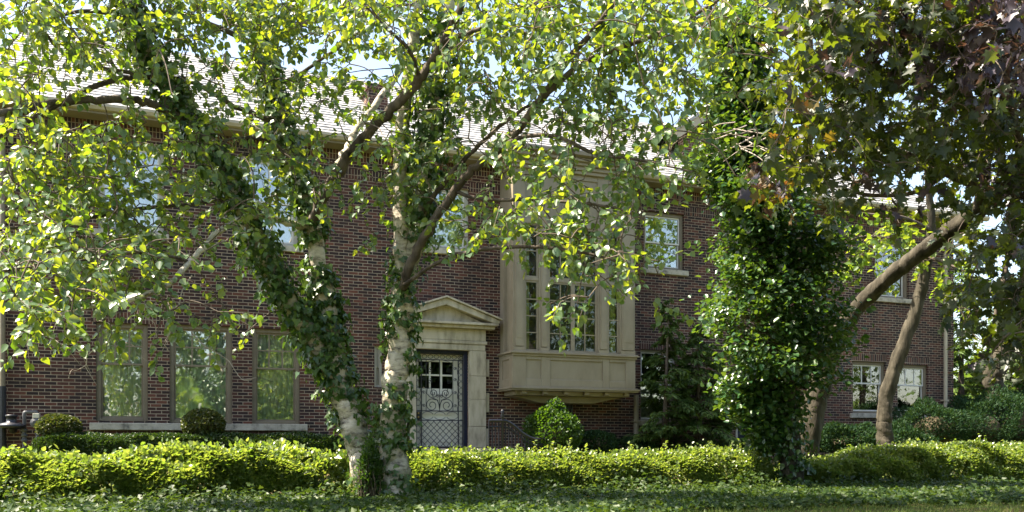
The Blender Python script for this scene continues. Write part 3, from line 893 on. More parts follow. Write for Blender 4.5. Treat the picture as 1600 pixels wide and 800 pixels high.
for k in range(3):
    a_ = .13 + (.755) * (k + .5) / 3
    for s in (-1, 1):
        sw.tube([G(a_ + .115 * math.cos(t), .335 + .042 * math.sin(t)) for t in np.linspace(.3, math.pi - .3, 11)] if s > 0 else [G(a_ + .115 * math.cos(t), .335 - .042 * math.sin(t)) for t in np.linspace(.3, math.pi - .3, 11)], .006, 4)
for k in range(8):
    u = .07 + k * .122
    sw.tube([G(u + .05 * math.cos(t), .962 + .02 * math.sin(t)) for t in np.linspace(0, 6.283, 13)], .006, 4, False)
sw.build('scrollwork', M['iron'], gate)
lk_ = MB(); q = G(.065, .335); lk_.box(q[0] - .07, q[0] + .07, gy - .03, gy + .03, q[2] - .09, q[2] + .09); lk_.build('lock_box', M['iron'], gate, bevel=.005)
for dv in (-.04, .05):
    kb = MB(); kb.lathe((q[0] - .01, gy - .05, q[2] + dv), [(.004, -.02), (.022, -.008), (.022, .008), (.004, .02)], 10)
    kb.build('knob', M['brass'], gate, smooth=True)
# stone surround
srr = empty('door_surround'); srr.parent = house; srr.location = -Vector(house.location)
jx0, jx1 = D0 - (wx(757) - wx(731)), wx(757)
st = MB()
zj = dz1
hz_ = [dz0 + H_ * f for f in (0, .22, .5, .74, 1.0)]
for (a, b) in ((jx0, D0 - .002), (D1 + .002, jx1)):
    st = MB()
    for i in range(4): st.box(a, b, WY - .12, WY + .03, hz_[i] + (.004 if i else 0), hz_[i + 1])
    s, xq = (-1, jx0) if a == jx0 else (1, jx1)
    for (f0, f1) in ((.02, .2), (.37, .57), (.74, .92)):
        a, b = (xq - .1, xq - .003) if s < 0 else (xq + .003, xq + .1)
        st.box(a, b, WY - .06, WY - .003, dz0 + H_ * f0, dz0 + H_ * f1)
    st.build('jamb', M['stone'], srr, bevel=.01)
en = MB()
zl = dz1 + .003
en.box(jx0 + .02, jx1 - .02, WY - .122, WY + .03, zl, zl + .14); en.box(jx0 - .02, jx1 + .02, WY - .15, WY - .003, zl + .143, zl + .22)
en.box(jx0 + .01, jx1 - .01, WY - .13, WY - .003, zl + .223, zl + .49)
en.build('lintel', M['stone'], srr, bevel=.012)
pd = MB()
pcx = (jx0 + jx1) / 2; hw = (jx1 - jx0) / 2 + .22
zp = zl + .493; pk = wz(694, 469)
pd.box(pcx - hw + .06, pcx + hw - .06, WY - .28, WY - .003, zp, zp + .07); pd.box(pcx - hw, pcx + hw, WY - .36, WY - .003, zp + .073, zp + .13)
pd.prism_xz([(pcx - hw + .25, zp + .133), (pcx + hw - .25, zp + .133), (pcx, pk - .13)], WY - .17, WY - .004)
for s in (-1, 1):
    pd.prism_xz([(pcx, pk), (pcx + s * (hw + .03), zp + .2), (pcx + s * (hw + .03), zp + .133), (pcx + s * (hw - .12), zp + .133), (pcx, pk - .15)], WY - .36 + .002 * s, WY - .005)
    pd.prism_xz([(pcx, pk + .05), (pcx + s * (hw + .07), zp + .24), (pcx + s * (hw + .07), zp + .2), (pcx, pk + .004)], WY - .42 + .002 * s, WY - .006)
pd.build('pediment', M['stone'], srr, bevel=.008)
# plain dark side door further right
sd = empty('side_door'); sd.parent = house; sd.location = -Vector(house.location)
s_ = MB(); s_.box(S0 + .06, S1 - .06, WY + .1, WY + .15, sz0, sz1 - .06); s_.build('door_leaf', M['blueframe'], sd)
s_ = MB(); s_.box(S0, S0 + .06, WY - .02, WY + .16, sz0, sz1); s_.box(S1 - .06, S1, WY - .02, WY + .16, sz0, sz1); s_.box(S0 + .06, S1 - .06, WY - .02, WY + .16, sz1 - .06, sz1); s_.build('door_frame', M['greyframe'], sd)
# steps in front of the door
for k in range(3):
    s_ = MB(); s_.box(jx0 - .15, jx1 + .15, WY - 1.25 - .33 * k, (WY - .003) if k == 0 else WY - 1.252 - .33 * (k - 1), 0, dz0 - .01 - .17 * k)
    o = s_.build('stone_step', M['stone'], bevel=.015)
    tag(o, ['broad stone landing directly under the iron gate of the front door', 'upper stone step below the landing of the front door', 'lowest stone step of the flight to the front door'][k], 'step', 'stone steps at the front door')

# ------------------------------------------------------------------ iron railings beside the steps
def railing(pts, Y, label, posts):
    r_ = empty('iron_railing', onY(pts[0][0], 700, Y) * np.array((1, 1, 0)) + np.array((0, 0, .2)))
    tag(r_, label, 'railing')
    pr = smooth_path([onY(a, b, Y) for a, b in pts], 8)
    t = MB(); t.tube(pr, .034, 6); t.tube(pr - np.array((0, 0, .13)), .018, 5); t.build('top_rail', M['iron'], r_)
    b_ = MB(); xs_ = np.arange(pr[:, 0].min(), pr[:, 0].max(), .075)
    for x in xs_:
        z = np.interp(x, pr[:, 0], pr[:, 2]); b_.tube([(x, Y, .16), (x, Y, z)], .015, 5)
    b_.tube([(pr[0, 0], Y, .26), (pr[-1, 0], Y, .26)], .012, 5)
    b_.build('pickets', M['iron'], r_)
    for a, b in posts:
        q = onY(a, b, Y); p_ = MB(); p_.lathe((q[0], Y, .1), [(.035, 0), (.03, .1), (.03, q[2] - .1), (.05, q[2] - .07), (.02, q[2] - .02), (.045, q[2] + .02), (.01, q[2] + .07)], 10)
        p_.build('post', M['iron'], r_, smooth=True)
    return r_
railing([(764, 657), (778, 657), (791, 658), (803, 665), (817, 677), (833, 685), (853, 686)], 17.7, 'black iron railing sweeping down in a curve right of the front door', [(785, 652), (853, 683)])
railing([(574, 690), (592, 688), (608, 676), (622, 661), (640, 657)], 17.7, 'black iron railing left of the front door, behind the birch stems', [(638, 653), (574, 686)])

# ------------------------------------------------------------------ gas meter and vent by the left corner
gm = empty('gas_meter', onY(50, 700, 19.35)); tag(gm, 'grey gas meter with bent pipes on the wall at the left corner', 'gas meter')
p_ = MB(); Yg = 19.38
p_.tube(smooth_path([onY(38, 712, Yg), onY(38, 660, Yg), onY(38, 646, Yg), onY(41, 644, Yg), onY(50, 644, Yg), onY(57, 644, Yg), onY(58, 648, Yg)], 4), .035, 8)
for yy in (672, 680, 688): q = onY(38, yy, Yg); p_.lathe(q, [(.04, -.03), (.055, -.02), (.055, .02), (.04, .03)], 10)
p_.tube([onY(58, 712, Yg), onY(58, 664, Yg)], .035, 8)
p_.build('pipe', M['metal'], gm, smooth=True)
q = onY(57, 661, Yg); p_ = MB(); p_.tube([(q[0], q[1] - .16, q[2]), (q[0], q[1] - .13, q[2]), (q[0], q[1] + .1, q[2])], [.05, .1, .1], 16); p_.build('regulator', M['metal'], gm)
q0, q1 = onY(51, 653, Yg - .12), onY(61.5, 646, Yg - .12); p_ = MB(); p_.box(q0[0], q1[0], Yg - .14, Yg + .04, q0[2], q1[2]); p_.build('meter_box', M['plate'], gm, bevel=.006)
vh = empty('vent_hood', onY(18, 665, 19.3)); tag(vh, 'dark mushroom shaped vent cap on the wall beside the gas meter', 'vent')
q = onY(18, 664, 19.35); p_ = MB(); p_.lathe(q, [(.08, -.06), (.24, -.05), (.25, 0), (.16, .035), (.09, .055), (.085, .15), (.105, .155), (.105, .19), (.02, .2)], 24)
p_.build('cap', M['iron'], vh, smooth=True)
p_ = MB(); p_.tube([(q[0], q[1], q[2] - .03), (q[0], q[1] + .1, q[2] - .1), (q[0], WY - .004, q[2] - .1)], .06, 12); p_.build('elbow', M['iron'], vh)

# ------------------------------------------------------------------ trees
def wood_part(name, path, rad, mat, parent, sides=12):
    """a stem with fluted, knotty bark"""
    path = np.asarray(path, float); rad = np.asarray(rad, float)
    big = rad.max() > .06
    if big:
        f = np.linspace(0, len(path) - 1, (len(path) - 1) * 4 + 1); k = np.arange(len(path))
        path = np.array([np.interp(f, k, path[:, c]) for c in range(3)]).T; rad = np.interp(f, k, rad); sides = 22
    w = MB(); w.tube(path, rad, sides)
    if big:
        v = np.array(w.v).reshape(len(path), sides, 3); ang = np.arange(sides) / sides * 2 * math.pi; u = np.arange(len(path))[:, None]
        p_ = rng.uniform(0, 6.28, 8)
        d = .03 * np.sin(5 * ang + p_[0] + .12 * u) + .03 * np.sin(9 * ang - .17 * u + p_[1]) + .05 * np.sin(2 * ang + .31 * u + p_[2]) + .03 * np.sin(3 * ang + .83 * u + p_[3])
        for _ in range(4):                       # knots
            d += rng.uniform(.03, .09) * np.exp(-((u - rng.uniform(0, len(path))) / 2.6) ** 2 - ((np.mod(ang - rng.uniform(0, 6.28) + math.pi, 2 * math.pi) - math.pi) / .4) ** 2)
        d += rng.normal(size=d.shape) * .018
        v = path[:, None, :] + (v - path[:, None, :]) * (1 + d)[:, :, None]
        w.v = [tuple(q) for q in v.reshape(-1, 3)]
    return w.build(name, mat, parent, smooth=True)

# --- ivied birch clump
birch = empty('birch_tree', P(600, 783, 10.95)); tag(birch, 'multi stemmed white birch wrapped in ivy, rising through the front hedge', 'tree')
skel = []; paths = {}
def bl(key, name, spec, mat='bark', sides=10, wob=.18):
    spec = [(a, b, min(z * .945, 10.95) if key in ('S2', 'S2a') else z * .945, r_ * (.84 if key in ('S1', 'S1a', 'S2') else .95)) for a, b, z, r_ in spec]
    p, r = limb([(a, b, z, r_ * (.8 if mat == 'bark' else 1)) for a, b, z, r_ in spec], 7, wob); paths[key] = (p, r); skel.append(p[::2])
    wood_part(name, p, r, M[mat], birch, sides)
bl('S1', 'trunk', [(586, 800, 11.7, 0.258), (576, 740, 11.7, 0.215), (556, 680, 11.7, 0.189), (536, 615, 11.7, 0.172), (520, 560, 11.7, 0.163), (513, 500, 11.7, 0.146), (497, 420, 11.7, 0.120), (488, 340, 11.75, 0.103), (455, 250, 11.9, 0.103), (428, 150, 12, 0.099), (408, 60, 12.1, 0.086), (398, -80, 12.2, 0.069), (380, -260, 12.3, 0.034)], 'birch', 14, .1)
bl('S1a', 'limb', [(528, 600, 11.7, 0.129), (480, 515, 11.5, 0.129), (428, 430, 11.3, 0.125), (385, 340, 11.1, 0.116), (335, 250, 10.9, 0.107), (278, 160, 10.7, 0.095), (228, 70, 10.5, 0.082), (180, -60, 10.2, 0.069), (150, -200, 10, 0.034)], 'birch', 12, .1)
bl('S2', 'trunk', [(618, 800, 11.5, 0.232), (616, 730, 11.5, 0.189), (614, 650, 11.5, 0.172), (620, 570, 11.5, 0.168), (629, 480, 11.5, 0.159), (636, 430, 11.5, 0.146), (652, 350, 11.7, 0.120), (664, 270, 11.9, 0.107), (674, 180, 12.1, 0.095), (690, 90, 12.3, 0.077), (705, -30, 12.5, 0.069), (720, -240, 12.6, 0.026)], 'birch', 14, .1)
bl('S2a', 'limb', [(632, 440, 11.45, 0.103), (625, 350, 11.5, 0.090), (626, 250, 11.6, 0.086), (632, 170, 11.8, 0.082), (646, 70, 12, 0.077), (657, -40, 12.2, 0.060), (660, -240, 12.3, 0.026)], 'birch', 10, .1)
bl('D1', 'branch', [(489, 345, 11.6, .09), (522, 278, 11.4, .085), (560, 225, 11.2, .08), (612, 172, 11, .075), (655, 125, 10.8, .065), (692, 66, 10.6, .055), (732, -20, 10.4, .045), (760, -140, 10.2, .02)])
bl('D1b', 'branch', [(524, 275, 11.4, .05), (548, 220, 11.8, .05), (585, 165, 12.2, .045), (642, 90, 12.6, .04), (702, 16, 13, .03), (740, -60, 13.2, .015)], 'birch')
bl('R1', 'branch', [(630, 450, 11.3, .075), (657, 380, 11, .07), (700, 312, 10.8, .065), (738, 265, 10.6, .06), (792, 222, 10.4, .055), (838, 165, 10.2, .05), (884, 98, 10, .045), (938, 34, 9.8, .035), (990, -40, 9.6, .02)])
bl('R2', 'branch', [(650, 345, 11.6, .045), (690, 290, 11.3, .04), (735, 240, 11, .035), (790, 190, 10.8, .03), (850, 150, 10.6, .02)])
bl('R3', 'branch', [(840, 165, 10.2, .04), (900, 105, 10, .038), (960, 78, 9.9, .035), (1010, 60, 9.8, .03), (1060, 38, 9.7, .027), (1140, -12, 9.5, .02), (1200, -60, 9.4, .01)])
bl('R4', 'branch', [(632, 445, 11.2, .035), (700, 402, 10.6, .03), (790, 386, 10.1, .026), (880, 390, 9.7, .022), (950, 404, 9.5, .017), (1005, 424, 9.4, .01)])
bl('R5', 'branch', [(712, 300, 10.75, .03), (760, 312, 10.5, .027), (830, 312, 10.2, .024), (900, 317, 9.9, .02), (965, 326, 9.7, .016), (1015, 348, 9.6, .009)])
bl('R6', 'branch', [(765, 246, 10.5, .033), (810, 216, 10.2, .03), (870, 214, 10, .027), (930, 240, 9.8, .024), (1000, 250, 9.6, .018), (1080, 268, 9.4, .009)])
bl('R7', 'branch', [(692, 66, 10.6, .035), (760, 40, 10.2, .03), (830, 10, 9.9, .025), (900, -40, 9.6, .015)])
bl('L1', 'branch', [(300, 198, 10.8, .06), (262, 172, 10.5, .058), (215, 157, 10.3, .056), (150, 156, 10, .052), (80, 163, 9.7, .048), (0, 178, 9.3, .042), (-90, 200, 9, .03)], 'bark')
bl('L2', 'branch', [(365, 312, 11.05, .035), (300, 318, 10.7, .03), (230, 325, 10.3, .027), (150, 338, 9.9, .024), (60, 350, 9.5, .02), (-40, 366, 9.1, .012)])
bl('L3', 'branch', [(486, 360, 11.7, .045), (442, 346, 11.3, .04), (388, 338, 10.8, .037), (342, 362, 10.2, .034), (300, 406, 9.7, .031), (262, 444, 9.3, .028), (205, 468, 8.9, .023), (130, 482, 8.6, .018), (50, 505, 8.3, .01)], 'birch')
bl('L4', 'branch', [(428, 190, 11.9, .045), (365, 165, 11.3, .04), (300, 128, 10.9, .036), (220, 117, 10.4, .032), (125, 98, 9.9, .026), (70, 50, 9.6, .02), (40, -30, 9.4, .01)])
bl('L5', 'branch', [(412, 75, 12, .05), (340, 42, 11.5, .045), (270, 20, 11, .04), (200, 24, 10.6, .033), (120, 18, 10.2, .026), (30, 50, 9.8, .015)])
bl('L6', 'branch', [(262, 130, 10.65, .045), (200, 122, 10.4, .04), (140, 138, 10.1, .036), (80, 170, 9.8, .03), (0, 212, 9.4, .024), (-60, 240, 9.1, .012)])
bl('L7', 'branch', [(300, 410, 9.7, .02), (260, 400, 9.3, .018), (190, 395, 8.9, .016), (110, 410, 8.6, .012), (20, 420, 8.3, .008)])
bl('C1', 'branch', [(428, 140, 12, .035), (480, 108, 11.8, .03), (545, 62, 11.5, .026), (610, 20, 11.2, .02), (680, -40, 11, .01)])
bl('C2', 'branch', [(655, 125, 10.8, .03), (640, 80, 10.5, .027), (600, 40, 10.2, .022), (555, -10, 10, .012)])
bl('C3', 'branch', [(470, 280, 11.8, .03), (430, 225, 11.2, .026), (370, 215, 10.8, .02), (340, 230, 10.5, .012)])
rows = ["8888876789988999999987632",
        "7777665666777789999987421",
        "5433344445545677787875210",
        "4321111223222467676642100",
        "7544555532123243566754310",
        "7777664442245321345532100",
        "8887653542244123454310000",
        "8887654410021145555520000",
        "7776520000000000025420000",
        "6654310000000000002110000",
        "3322034200000000000000000"]
anch = grid_anchors(rows, 0, -22, 50, 1.5)
anch += grid_anchors(["55555555555555555555555"] * 2, -100, -100, 55, .5)
anch += grid_anchors(["2223333333222222222"] * 4, 0, -320, 55, .4)
anch += [(random.gauss(875, 9), random.uniform(440, 486)) for _ in range(3)]
wood, lp, la_, ln, ls = twig_crown(anch, skel, .5, .42, .031, .077, .5, 7.2, 12.0, 0., 10.9, True)
wood.build('twig', M['twig'], birch)
leaves('crown', LEAF, lp, la_, ln, ls, M['birchleaf'], birch)
print('birch leaves', len(lp))
iv = [ivy_on(*paths['S1'], .92, .085, .06, 900, .14, .86), ivy_on(*paths['S1a'], 1, .085, .085, 1000, .03, .95), ivy_on(*paths['S2'], .62, .085, .06, 650, .0, .42),
      ivy_on(*paths['S2'], .85, .09, .1, 600, .42, .75), ivy_on(*paths['S2a'], .25, .08, .08, 250, 0, .5), ivy_on(*paths['S1'], .45, .085, .09, 330, .0, .16)]
leaves('ivy', IVY, *[np.concatenate([v[k] for v in iv]) for k in range(4)], M['ivyleaf'], birch)
# pale bare twigs hanging below the left boughs
dt = MB()
for (a, b) in (((225, 470), (240, 530)), ((150, 500), (230, 560)), ((300, 520), (395, 600)), ((60, 520), (150, 560)), ((150, 545), (105, 590)), ((300, 430), (250, 560))):
    pts = [P(*a, 9)]
    for t in np.linspace(.2, 1, 6): pts.append(P(a[0] + (b[0] - a[0]) * t + random.uniform(-7, 7), a[1] + (b[1] - a[1]) * t + random.uniform(-7, 7), 9 - .2 * t))
    dt.tube(smooth_path(pts, 3), np.linspace(.007, .002, 19), 4)
    for _ in range(2):
        k = random.randint(2, 5); q = pts[k]; dt.tube([q, q + np.array((random.uniform(-.2, .2), random.uniform(-.1, .1), random.uniform(-.2, .05)))], [.004, .0015], 4)
dt.build('bare_twig', M['paletwig'], birch)

# --- evergreen mass over a leaning stem, right of centre
ivt = empty('ivy_tree', P(1236, 750, 13.5)); tag(ivt, 'tall column of dark glossy leaves smothering a leaning trunk behind the hedge', 'tree')
env = [(30, 1135, 1185), (60, 1122, 1192), (100, 1112, 1200), (150, 1112, 1198), (200, 1105, 1212), (250, 1075, 1228), (300, 1105, 1262), (350, 1112, 1300), (400, 1112, 1318), (450, 1122, 1322), (500, 1104, 1328), (550, 1112, 1328), (600, 1112, 1300), (640, 1145, 1246), (675, 1180, 1226), (700, 1196, 1216)]
ey, e0, e1 = np.array(env, float).T
e0, e1 = e0 + 14, e1 - 12
tr, trr = limb([(1236, 775, 13.5, .2), (1236, 720, 13.5, .155), (1224, 640, 13.5, .15), (1215, 540, 13.5, .19), (1200, 430, 13.5, .17), (1180, 320, 13.5, .14), (1160, 200, 13.5, .12), (1152, 80, 13.5, .08), (1150, 20, 13.5, .04)], 6, .1)
wood_part('trunk', tr, trr, M['greybark'], ivt)
lp, la_, ln, ls = [], [], [], []
shoot = MB()
for k in range(640):
    y = rng.uniform(35, 700); a, b = np.interp(y, ey, e0), np.interp(y, ey, e1)
    cxp, hwp = (a + b) / 2, (b - a) / 2
    th_ = rng.uniform(0, 2 * math.pi); rr_ = rng.uniform(.45, .97) ** .6 
    fld = math.sin(y / 19 + 2 * th_) + .8 * math.sin(y / 9.3 - 3 * th_ + 1) + .6 * math.sin(y / 31 + th_ + 2)
    if rr_ > .5: rr_ *= float(np.clip(.8 + .3 * fld, .5, 1.08))
    px, dz = cxp + hwp * rr_ * math.cos(th_), hwp * 13.5 / F * rr_ * math.sin(th_) * 1.0
    c = P(px, y, 13.5 - dz)
    ctr = P(cxp, y + 20, 13.5)
    o = c - ctr; o = o / (np.linalg.norm(o) + 1e-6)
    kk = int(np.argmin(np.sum((tr - ctr) ** 2, 1)))
    shoot.tube(smooth_path([tr[kk], (tr[kk] + c) / 2 + np.array((0, 0, -.05)), c], 3), np.linspace(.02, .005, 7), 4, False)
    m = int(rng.uniform(34, 62))
    d = rng.normal(size=(m, 3)) * np.array((.16, .16, .1)) + o * np.abs(rng.normal(size=m))[:, None] * .1
    q = c + d
    lp.append(q); la_.append(o * .8 + rng.normal(size=(m, 3)) * .55 + np.array((0, 0, -.25))); ln.append(o * .5 + np.array((0, 0, .75)) + rng.normal(size=(m, 3)) * .4); ls.append(.09 * rng.uniform(.6, 1.25, m))
shoot.build('shoot', M['twig'], ivt)
q_ = ivy_on(tr, trr, .8, .085, .1, 420, 0, .3)
lp.append(q_[0]); la_.append(q_[1]); ln.append(q_[2]); ls.append(q_[3])
leaves('crown', T_leaf(.4, .14, .12), np.vstack(lp), np.vstack(la_), np.vstack(ln), np.concatenate(ls), M['glossyleaf'], ivt)
# bare dead twigs sticking out of it
dt = MB()
for _ in range(14):
    a = np.array((rng.uniform(1140, 1200), rng.uniform(185, 260))); p0 = P(*a, 12.4); e = P(a[0] + rng.choice([-1, 1]) * rng.uniform(30, 90), a[1] + rng.uniform(-20, 50), 11.9)
    dt.tube(smooth_path([p0, (p0 + e) / 2 + rng.normal(size=3) * .06, e], 4), np.linspace(.01, .002, 9), 4)
dt.build('bare_twig', M['paletwig'], ivt)

# --- maple with the slanting limb
maple = empty('maple_tree', P(1247, 742, 15.6)); tag(maple, 'bronze and purple leaved maple with a bare limb slanting across the house end', 'tree')
mp = {}; msk = []
def ml(name, spec, parent, store, mat='greybark', sides=10, wob=.05):
    p, r = limb(spec, 6, wob); store.append(p[::2]); wood_part(name, p, r, M[mat], parent, sides); return p, r
ml('trunk', [(1248, 775, 15.7, .34), (1254, 730, 15.7, .245), (1268, 650, 15.7, .21), (1288, 580, 15.7, .18), (1320, 505, 15.4, .14), (1368, 452, 15, .13), (1422, 407, 14.5, .127), (1475, 368, 14, .13), (1530, 328, 13.5, .135), (1590, 270, 13, .12), (1650, 180, 12.6, .11), (1690, 60, 12.4, .08)], maple, msk, sides=14)
for spec in ([(1530, 328, 13.5, .09), (1540, 250, 12.8, .075), (1520, 170, 12, .06), (1490, 90, 11.3, .05), (1450, 20, 10.8, .035), (1420, -80, 10.4, .02)],
             [(1545, 300, 13.3, .07), (1480, 270, 12.5, .06), (1410, 240, 11.8, .05), (1340, 210, 11.2, .038), (1270, 190, 10.8, .025), (1215, 200, 10.5, .012)],
             [(1600, 250, 12.9, .08), (1580, 170, 12, .06), (1570, 90, 11.2, .05), (1590, 0, 10.5, .035), (1620, -90, 10, .02)],
             [(1480, 270, 12.5, .04), (1430, 300, 12, .032), (1360, 305, 11.6, .025), (1300, 290, 11.2, .018), (1240, 280, 10.9, .01)],
             [(1520, 170, 12, .04), (1450, 140, 11.4, .034), (1380, 110, 11, .028), (1310, 70, 10.6, .02), (1260, 40, 10.3, .01)],
             [(1600, 262, 13, .06), (1585, 330, 12.5, .045), (1575, 400, 12.2, .035), (1560, 470, 12, .025), (1545, 540, 12, .012)],
             [(1590, 270, 13, .05), (1620, 340, 12.6, .04), (1625, 430, 12.3, .03), (1610, 520, 12.1, .015)],
             [(1490, 90, 11.3, .03), (1420, 50, 10.8, .025), (1350, 10, 10.4, .018), (1290, -40, 10.1, .01)]):
    ml('branch', spec, maple, msk, 'bark', 8)
mrows = ["2689999999",
         "1588899999",
         "0687789999",
         "4776788888",
         "6877788888",
         "5777778888",
         "3632234788",
         "0100012588",
         "0000017899",
         "0000006899",
         "0000004888",
         "0000002665"]
anch = grid_anchors(mrows, 1200, -42, 50, 2.3) + grid_anchors(["2566666666"] * 3, 1220, -165, 55, .4)
wood, lp, la_, ln, ls = twig_crown(anch, msk, .7, .42, .052, .125, .5, 8.6, 14.2, -.35)
wood.build('twig', M['twig'], maple)
lx, ly, lz = to_px(lp)
pr = np.clip((lx - 1440) / 140, 0, 1) * np.clip((230 - ly) / 160, 0, 1) * .95 + .05
am = np.clip((1330 - lx) / 110, 0, 1) * np.clip(1 - abs(ly - 220) / 150, 0, 1) * .3
cl_ = .5 + .28 * np.sin(lp[:, 0] * 2.6 + lp[:, 2] * 1.9) + .28 * np.sin(lp[:, 1] * 3.1 - lp[:, 2] * 2.7 + 1)
u = np.clip(cl_ + rng.normal(size=len(lp)) * .13, 0, 1); mi = np.where(u < pr, 1, np.where(u < pr + am, 2, 0))
leaves('crown', MAPLE, lp, la_, ln, ls, [M['mapleleaf'], M['purpleleaf'], M['amberleaf']], maple, mi)
print('maple leaves', len(lp))

# --- smaller crooked tree against the house, right
lime = empty('crooked_tree', P(1383, 715, 18.5)); tag(lime, 'slim crooked trunk bending past the two low windows at the right', 'tree')
lsk = []
p, r = ml('trunk', [(1383, 725, 18.5, .25), (1383, 690, 18.5, .17), (1382, 660, 18.5, .145), (1386, 610, 18.5, .145), (1410, 545, 18.4, .135), (1432, 480, 18.3, .125), (1447, 420, 18.2, .105), (1455, 360, 18, .08), (1450, 280, 17.8, .06), (1440, 180, 17.6, .03)], lime, lsk, sides=14)
for spec in ([(1447, 420, 18.2, .05), (1405, 380, 17.6, .04), (1350, 370, 17.2, .03), (1310, 385, 17, .015)], [(1455, 360, 18, .05), (1410, 340, 17.4, .035), (1360, 335, 17, .025), (1320, 330, 16.8, .012)], [(1450, 400, 18.1, .05), (1475, 410, 17.6, .03), (1500, 420, 17.2, .012)]):
    ml('branch', spec, lime, lsk, 'bark', 7)
anch = [(rng.normal(1390, 45), rng.normal(372, 24)) for _ in range(60)] + [(rng.normal(1330, 18), rng.normal(408, 16)) for _ in range(14)] + [(rng.normal(1478, 16), rng.normal(418, 14)) for _ in range(14)]
wood, lp, la_, ln, ls = twig_crown(anch, lsk, .35, .4, .045, .11, .4, 15.8, 18.6)
wood.build('twig', M['twig'], lime)
leaves('crown', LEAF, lp, la_, ln, ls, M['limeleaf'], lime)

# --- pale sinuous trunk at the right edge
edge = empty('sinuous_tree', P(1558, 690, 30)); tag(edge, 'pale sinuous trunk by the right edge, standing behind the yews', 'tree')
esk = []
ml('trunk', [(1558, 705, 30.0, 0.380), (1556, 625, 30.0, 0.345), (1550, 592, 30.0, 0.333), (1568, 555, 29.8, 0.310), (1592, 515, 29.5, 0.276), (1625, 450, 29.2, 0.230), (1650, 350, 28.8, 0.172), (1660, 200, 28.8, 0.092)], edge, esk, 'greybark', 14)
ml('branch', [(1625, 450, 29.2, 0.115), (1590, 400, 28.8, 0.081), (1540, 370, 28.2, 0.046), (1500, 380, 28.0, 0.023)], edge, esk, 'bark', 7)
anch = [(rng.uniform(1500, 1690), rng.uniform(250, 500)) for _ in range(120)]
wood, lp, la_, ln, ls = twig_crown(anch, esk, .6, .55, .06, .13, .4, 26, 31)
wood.build('twig', M['twig'], edge); leaves('crown', LEAF, lp, la_, ln, ls, M['limeleaf'], edge)

# --- light trees beyond the house roof
def back_tree(name, label, spec, branches, anch, size, mat, zr, trunkmat='greybark', zj=.8, tl=.6, step=.05):
    t = empty(name, P(spec[0][0], spec[0][1], spec[0][2]) * np.array((1, 1, 0)) + np.array((0, 0, .1)))
    tag(t, label, 'tree')
    sk = []
    b0 = P(spec[0][0], spec[0][1], spec[0][2]); 
    p, r = limb(spec, 5, .1); p = np.vstack([[p[0][0], p[0][1], 0.05], p]); r = np.concatenate([[r[0] * 1.2], r])
    sk.append(p[1:]); wood_part('trunk', p, r, M[trunkmat], t, 10)
    for b in branches: ml('branch', b, t, sk, 'bark', 6)
    wood, lp, la_, ln, ls = twig_crown(anch, sk, zj, tl, step, size, .45, *zr)
    wood.build('twig', M['twig'], t); leaves('crown', LEAF, lp, la_, ln, ls, M[mat], t)
back_tree('slender_tree', 'slender light green tree rising beyond the roof, right of the leafy column', [(1262, 330, 34, .2), (1263, 200, 34, .17), (1264, 100, 34, .14), (1268, 0, 34, .11), (1270, -120, 34, .06)],
          [[(1264, 100, 34, .08), (1235, 60, 33.5, .05), (1200, 20, 33, .03)], [(1264, 150, 34, .06), (1240, 95, 34, .04), (1215, 75, 34, .02)], [(1266, 60, 34, .07), (1300, 20, 34, .03)]],
          grid_anchors(["67777", "44665", "20154", "31133"], 1160, -20, 32, .9), .2, 'limeleaf', (32, 36), 'bark', .8, 1.0, .08)
back_tree('airy_tree', 'airy yellow green tree showing above the ridge left of the leafy column', [(1126, 330, 33, .22), (1125, 200, 33, .2), (1124, 130, 33, .17), (1115, 60, 33, .13), (1100, -60, 33, .08)],
          [[(1125, 160, 33, .09), (1080, 120, 32.5, .06), (1040, 90, 32, .03)], [(1115, 60, 33, .08), (1060, 40, 32.5, .05), (1000, 50, 32, .03)], [(1124, 130, 33, .07), (1085, 165, 32.6, .04), (1060, 190, 32.4, .02)]],
          grid_anchors(["7777777", "6776777", "3444566", "1234655", "0023354", "0001233"], 930, -40, 40, .9), .2, 'limeleaf', (31, 36), 'greybark', .8, 1.0, .08)
back_tree('roadside_tree', 'broad green tree beyond the left end of the roof', [(430, 150, 36, .4), (420, 50, 36, .3), (410, -80, 36, .2)],
          [[(420, 50, 36, .15), (300, 0, 36, .08), (200, -20, 35, .04)], [(420, 60, 36, .15), (550, 10, 36, .08), (700, 10, 36, .04)]],
          grid_anchors(["55655567666777777", "34344355455566666"], 130, -60, 42, .7), .22, 'limeleaf', (34, 39), 'greybark', .8, 1.1, .09)

